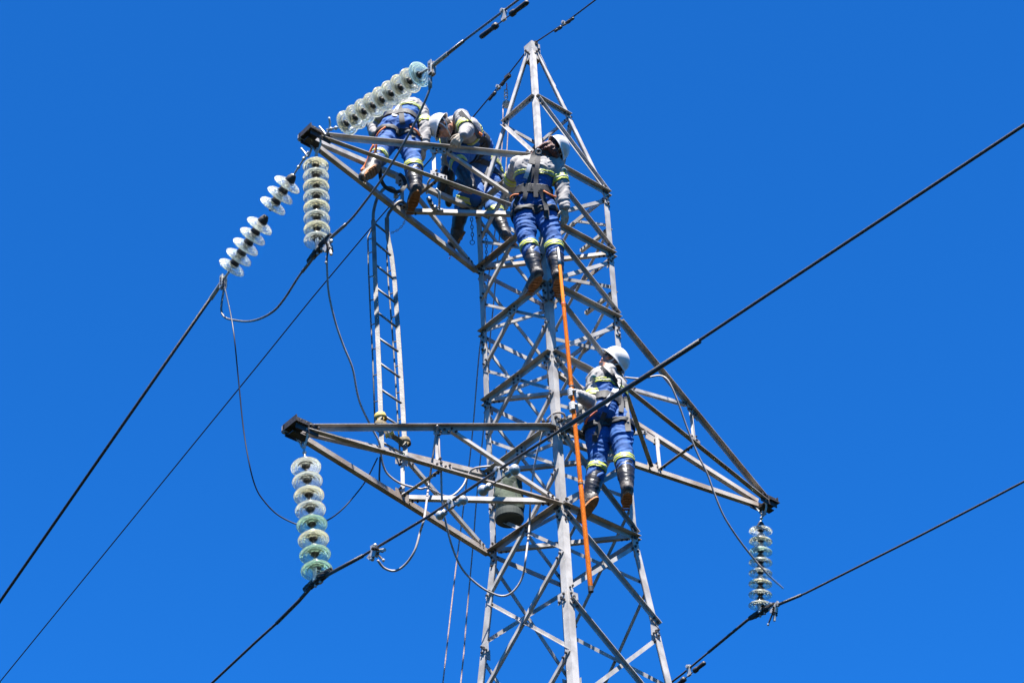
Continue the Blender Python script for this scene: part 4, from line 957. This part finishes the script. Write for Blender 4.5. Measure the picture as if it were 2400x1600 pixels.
# worker holding the pole
c1, c2 = at_y(1342, 925, PY), at_y(1347, 958, PY)
c1 = pb+pd*((c1-pb).dot(pd)); c2 = pb+pd*((c2-pb).dot(pd))
person('worker in white helmet looking up and gripping the orange pole with white gloves', at_y(1426, 973, -.74),
       [('neck', 'pelvis', 1424, 876, 1), ('head', 'neck', 1437, 848, 1), ('shoulder_a', 'neck', 1394, 893, -1), ('shoulder_b', 'neck', 1440, 884, 1),
        ('elbow_a', 'shoulder_a', 1391, 946, -1), ('wrist_a', 'elbow_a', 1354, 924, -1), ('elbow_b', 'shoulder_b', 1402, 945, 1), ('wrist_b', 'elbow_b', 1361, 954, -1),
        ('hip_a', 'pelvis', 1402, 986, 0), ('hip_b', 'pelvis', 1449, 986, 0), ('knee_a', 'hip_a', 1402, 1082, -1), ('knee_b', 'hip_b', 1462, 1066, -1),
        ('ankle_a', 'knee_a', 1382, 1172, -1), ('ankle_b', 'knee_b', 1470, 1144, -1), ('toe_a', 'ankle_a', 1362, 1196, 0), ('toe_b', 'ankle_b', 1466, 1170, 1)],
       head=(cv(.76, .62, -.18), cv(-.68, .66, -.05)), glove='wglove', wide=1.15,
       hands={'a': dict(grip=c1, ax=pd, r=.020), 'b': dict(grip=c2, ax=pd, r=.020)},
       straps=[([(1408, 861), (1424, 876), (1440, 895), (1450, 920), (1457, 945), (1455, 965)], .045, 'grey_web', 'shoulder_strap'), ([(1428, 862), (1436, 880), (1444, 895)], .04, 'black', 'shoulder_strap', .026),
               ([(1448, 898), (1442, 915), (1430, 932), (1418, 948)], .05, 'white_web', 'strap_label'), ([(1418, 966), (1410, 985), (1402, 1005), (1396, 1024)], .042, 'grey_web', 'hip_strap'), ([(1462, 930), (1468, 955), (1470, 985), (1473, 1010)], .05, 'black', 'hip_strap')],
       gear=[('badge', 1391, 885), ('buckle', 1394, 1026), ('ring', 1450, 893), ('patch', 1390, 1128), ('rope', 1398, 962, [(1400, 962, 0), (1388, 972, 0), (1376, 982, 0), (1372, 992, .05)], .010, 'redp'), ('rope', 1470, 1000, [(1472, 985, .05), (1475, 1010, .05), (1482, 1060, .1), (1486, 1088, .1), (1480, 1105, .1)], .010, 'cable')])
# worker near the tip of the upper arm
person('worker bending away near the arm tip, head hidden behind the rising insulator string', at_y(934, 300, .10),
       [('neck', 'pelvis', 952, 246, 1), ('head', 'neck', 930, 232, 1), ('shoulder_a', 'neck', 912, 254, 1), ('shoulder_b', 'neck', 984, 260, -1),
        ('elbow_a', 'shoulder_a', 872, 284, 1), ('wrist_a', 'elbow_a', 876, 312, -1), ('elbow_b', 'shoulder_b', 996, 302, -1), ('wrist_b', 'elbow_b', 993, 345, -1),
        ('hip_a', 'pelvis', 914, 310, 0), ('hip_b', 'pelvis', 953, 314, 0), ('knee_a', 'hip_a', 892, 362, -1), ('knee_b', 'hip_b', 968, 380, -1),
        ('ankle_a', 'knee_a', 868, 398, -1), ('ankle_b', 'knee_b', 974, 445, -1), ('toe_a', 'ankle_a', 842, 418, -1), ('toe_b', 'ankle_b', 962, 480, 1)],
       head=(cv(-.3, .5, -.8), cv(-.4, -.5, -.8)), face=False,
       hands={'a': dict(d=cv(.1, -1, .1), n=cv(.6, 0, -.5), curl=.5), 'b': dict(d=cv(-.15, -1, .0), n=cv(-.7, 0, -.4), curl=.3)},
       straps=[([(935, 248), (940, 262), (942, 280), (944, 292)], .05, 'grey_web', 'shoulder_strap'), ([(938, 248), (928, 262), (924, 272)], .05, 'white_web', 'strap_label'), ([(962, 290), (968, 305), (970, 322)], .04, 'black', 'hip_strap')],
       gear=[('rope', 900, 300, [(903, 298, 0), (890, 308, -.04), (882, 320, -.05)], .009), ('rope', 965, 300, [(962, 298, 0), (975, 306, -.03), (984, 318, -.02)], .009),
             ('rope', 880, 345, [(876, 340, -.1), (868, 355, -.12), (862, 375, -.14), (854, 390, -.16), (846, 400, -.2)], .012), ('rope', 880, 345, [(882, 338, -.1), (880, 355, -.12), (870, 378, -.14), (860, 392, -.18), (850, 398, -.2)], .012)])
# worker leaning forward
person('worker in white helmet leaning forward to the left, one knee raised on the highest arm', at_y(1114, 342, .10),
       [('neck', 'pelvis', 1066, 288, -1), ('head', 'neck', 1036, 298, -1), ('shoulder_a', 'neck', 1082, 276, -1), ('shoulder_b', 'neck', 1048, 300, 1),
        ('elbow_a', 'shoulder_a', 1094, 306, -1), ('wrist_a', 'elbow_a', 1086, 316, -1), ('elbow_b', 'shoulder_b', 1050, 345, 1), ('wrist_b', 'elbow_b', 1046, 385, 1),
        ('hip_a', 'pelvis', 1100, 348, -1), ('hip_b', 'pelvis', 1126, 352, 1), ('knee_a', 'hip_a', 1068, 372, -1), ('knee_b', 'hip_b', 1094, 450, 1),
        ('ankle_a', 'knee_a', 1103, 434, -1), ('ankle_b', 'knee_b', 1068, 548, -1), ('toe_a', 'ankle_a', 1072, 424, 1), ('toe_b', 'ankle_b', 1050, 576, 0)],
       head=(cv(-.90, .32, -.22), cv(-.25, -.86, .40)),
       hands={'a': dict(d=cv(-.55, -.6, .3), n=cv(-.2, -.6, -.6), curl=.7), 'b': dict(d=cv(-.2, -.9, 0), n=cv(.6, 0, -.6), curl=.4)},
       straps=[([(1078, 262), (1098, 285), (1118, 310), (1128, 335)], .045, 'black', 'shoulder_strap'), ([(1060, 300), (1060, 325), (1068, 345)], .05, 'black', 'chest_strap'), ([(1130, 322), (1140, 340), (1136, 358), (1120, 368)], .045, 'black', 'hip_strap')],
       gear=[('rope', 1112, 318, [(1100, 318, 0), (1110, 312, 0), (1122, 312, 0), (1130, 318, 0)], .014), ('ring', 1058, 325), ('rope', 1070, 335, [(1050, 318, -.05), (1047, 330, -.05), (1052, 336, -.05), (1058, 330, -.05), (1056, 319, -.05), (1050, 318, -.05)], .007, 'zinc')])
# worker behind
person('worker without visible helmet, mostly hidden behind the one leaning forward, grey sleeve hanging', at_y(1136, 436, .52),
       [('neck', 'pelvis', 1124, 360, 1), ('head', 'neck', 1112, 345, 1), ('shoulder_a', 'neck', 1094, 368, 0), ('shoulder_b', 'neck', 1150, 368, 0),
        ('elbow_a', 'shoulder_a', 1092, 400, 1), ('elbow_b', 'shoulder_b', 1167, 420, -1), ('wrist_a', 'elbow_a', 1080, 430, 1), ('wrist_b', 'elbow_b', 1182, 458, 1),
        ('hip_a', 'pelvis', 1118, 444, 0), ('hip_b', 'pelvis', 1152, 446, 0), ('knee_a', 'hip_a', 1112, 466, -1), ('knee_b', 'hip_b', 1156, 488, -1),
        ('ankle_a', 'knee_a', 1116, 484, 1), ('ankle_b', 'knee_b', 1184, 548, -1), ('toe_a', 'ankle_a', 1076, 497, -1), ('toe_b', 'ankle_b', 1196, 560, 1)],
       head=(cv(-.2, .8, .2), cv(-.6, -.4, -.6)), face=False,
       hands={'b': dict(d=cv(.2, -1, 0), n=cv(-.7, 0, -.4), curl=.3)},
       straps=[([(1130, 375), (1138, 395), (1144, 415)], .04, 'grey_web', 'shoulder_strap')],
       gear=[('rope', 1155, 430, [(1150, 425, 0), (1158, 430, -.03), (1162, 438, 0)], .010)])

# dark rubber sleeves hanging from the upper arm in front of the hidden worker
D2 = dep(at_y(1110, 345, .10))
for pts, lb in (([(1044, 395), (1040, 415), (1036, 440), (1030, 458)], 'long dark rubber sleeve hanging under the leaning worker, the one nearer the shiny clamp'),
                ([(1060, 398), (1054, 425), (1050, 452), (1052, 478)], 'long dark rubber sleeve hanging under the leaning worker, the lower of the two')):
    m = MB(); P = [at_d(x, y, D2-.05) for x, y in pts]
    for a, b, r1, r2 in zip(P, P[1:], (.030, .052, .050), (.052, .050, .034)): m.cone(a, b, r1, r2)
    me = remesh(m, .009, 2, .006, 9, [(P[0], P[-1])]); me.materials.clear(); me.materials.append(M['leather']); me.transform(Matrix.Translation(-P[0]))
    tag(link('rubber_sleeve', me, None, P[0]), lb, 'sleeve', 'rubber sleeves hanging under the leaning worker')
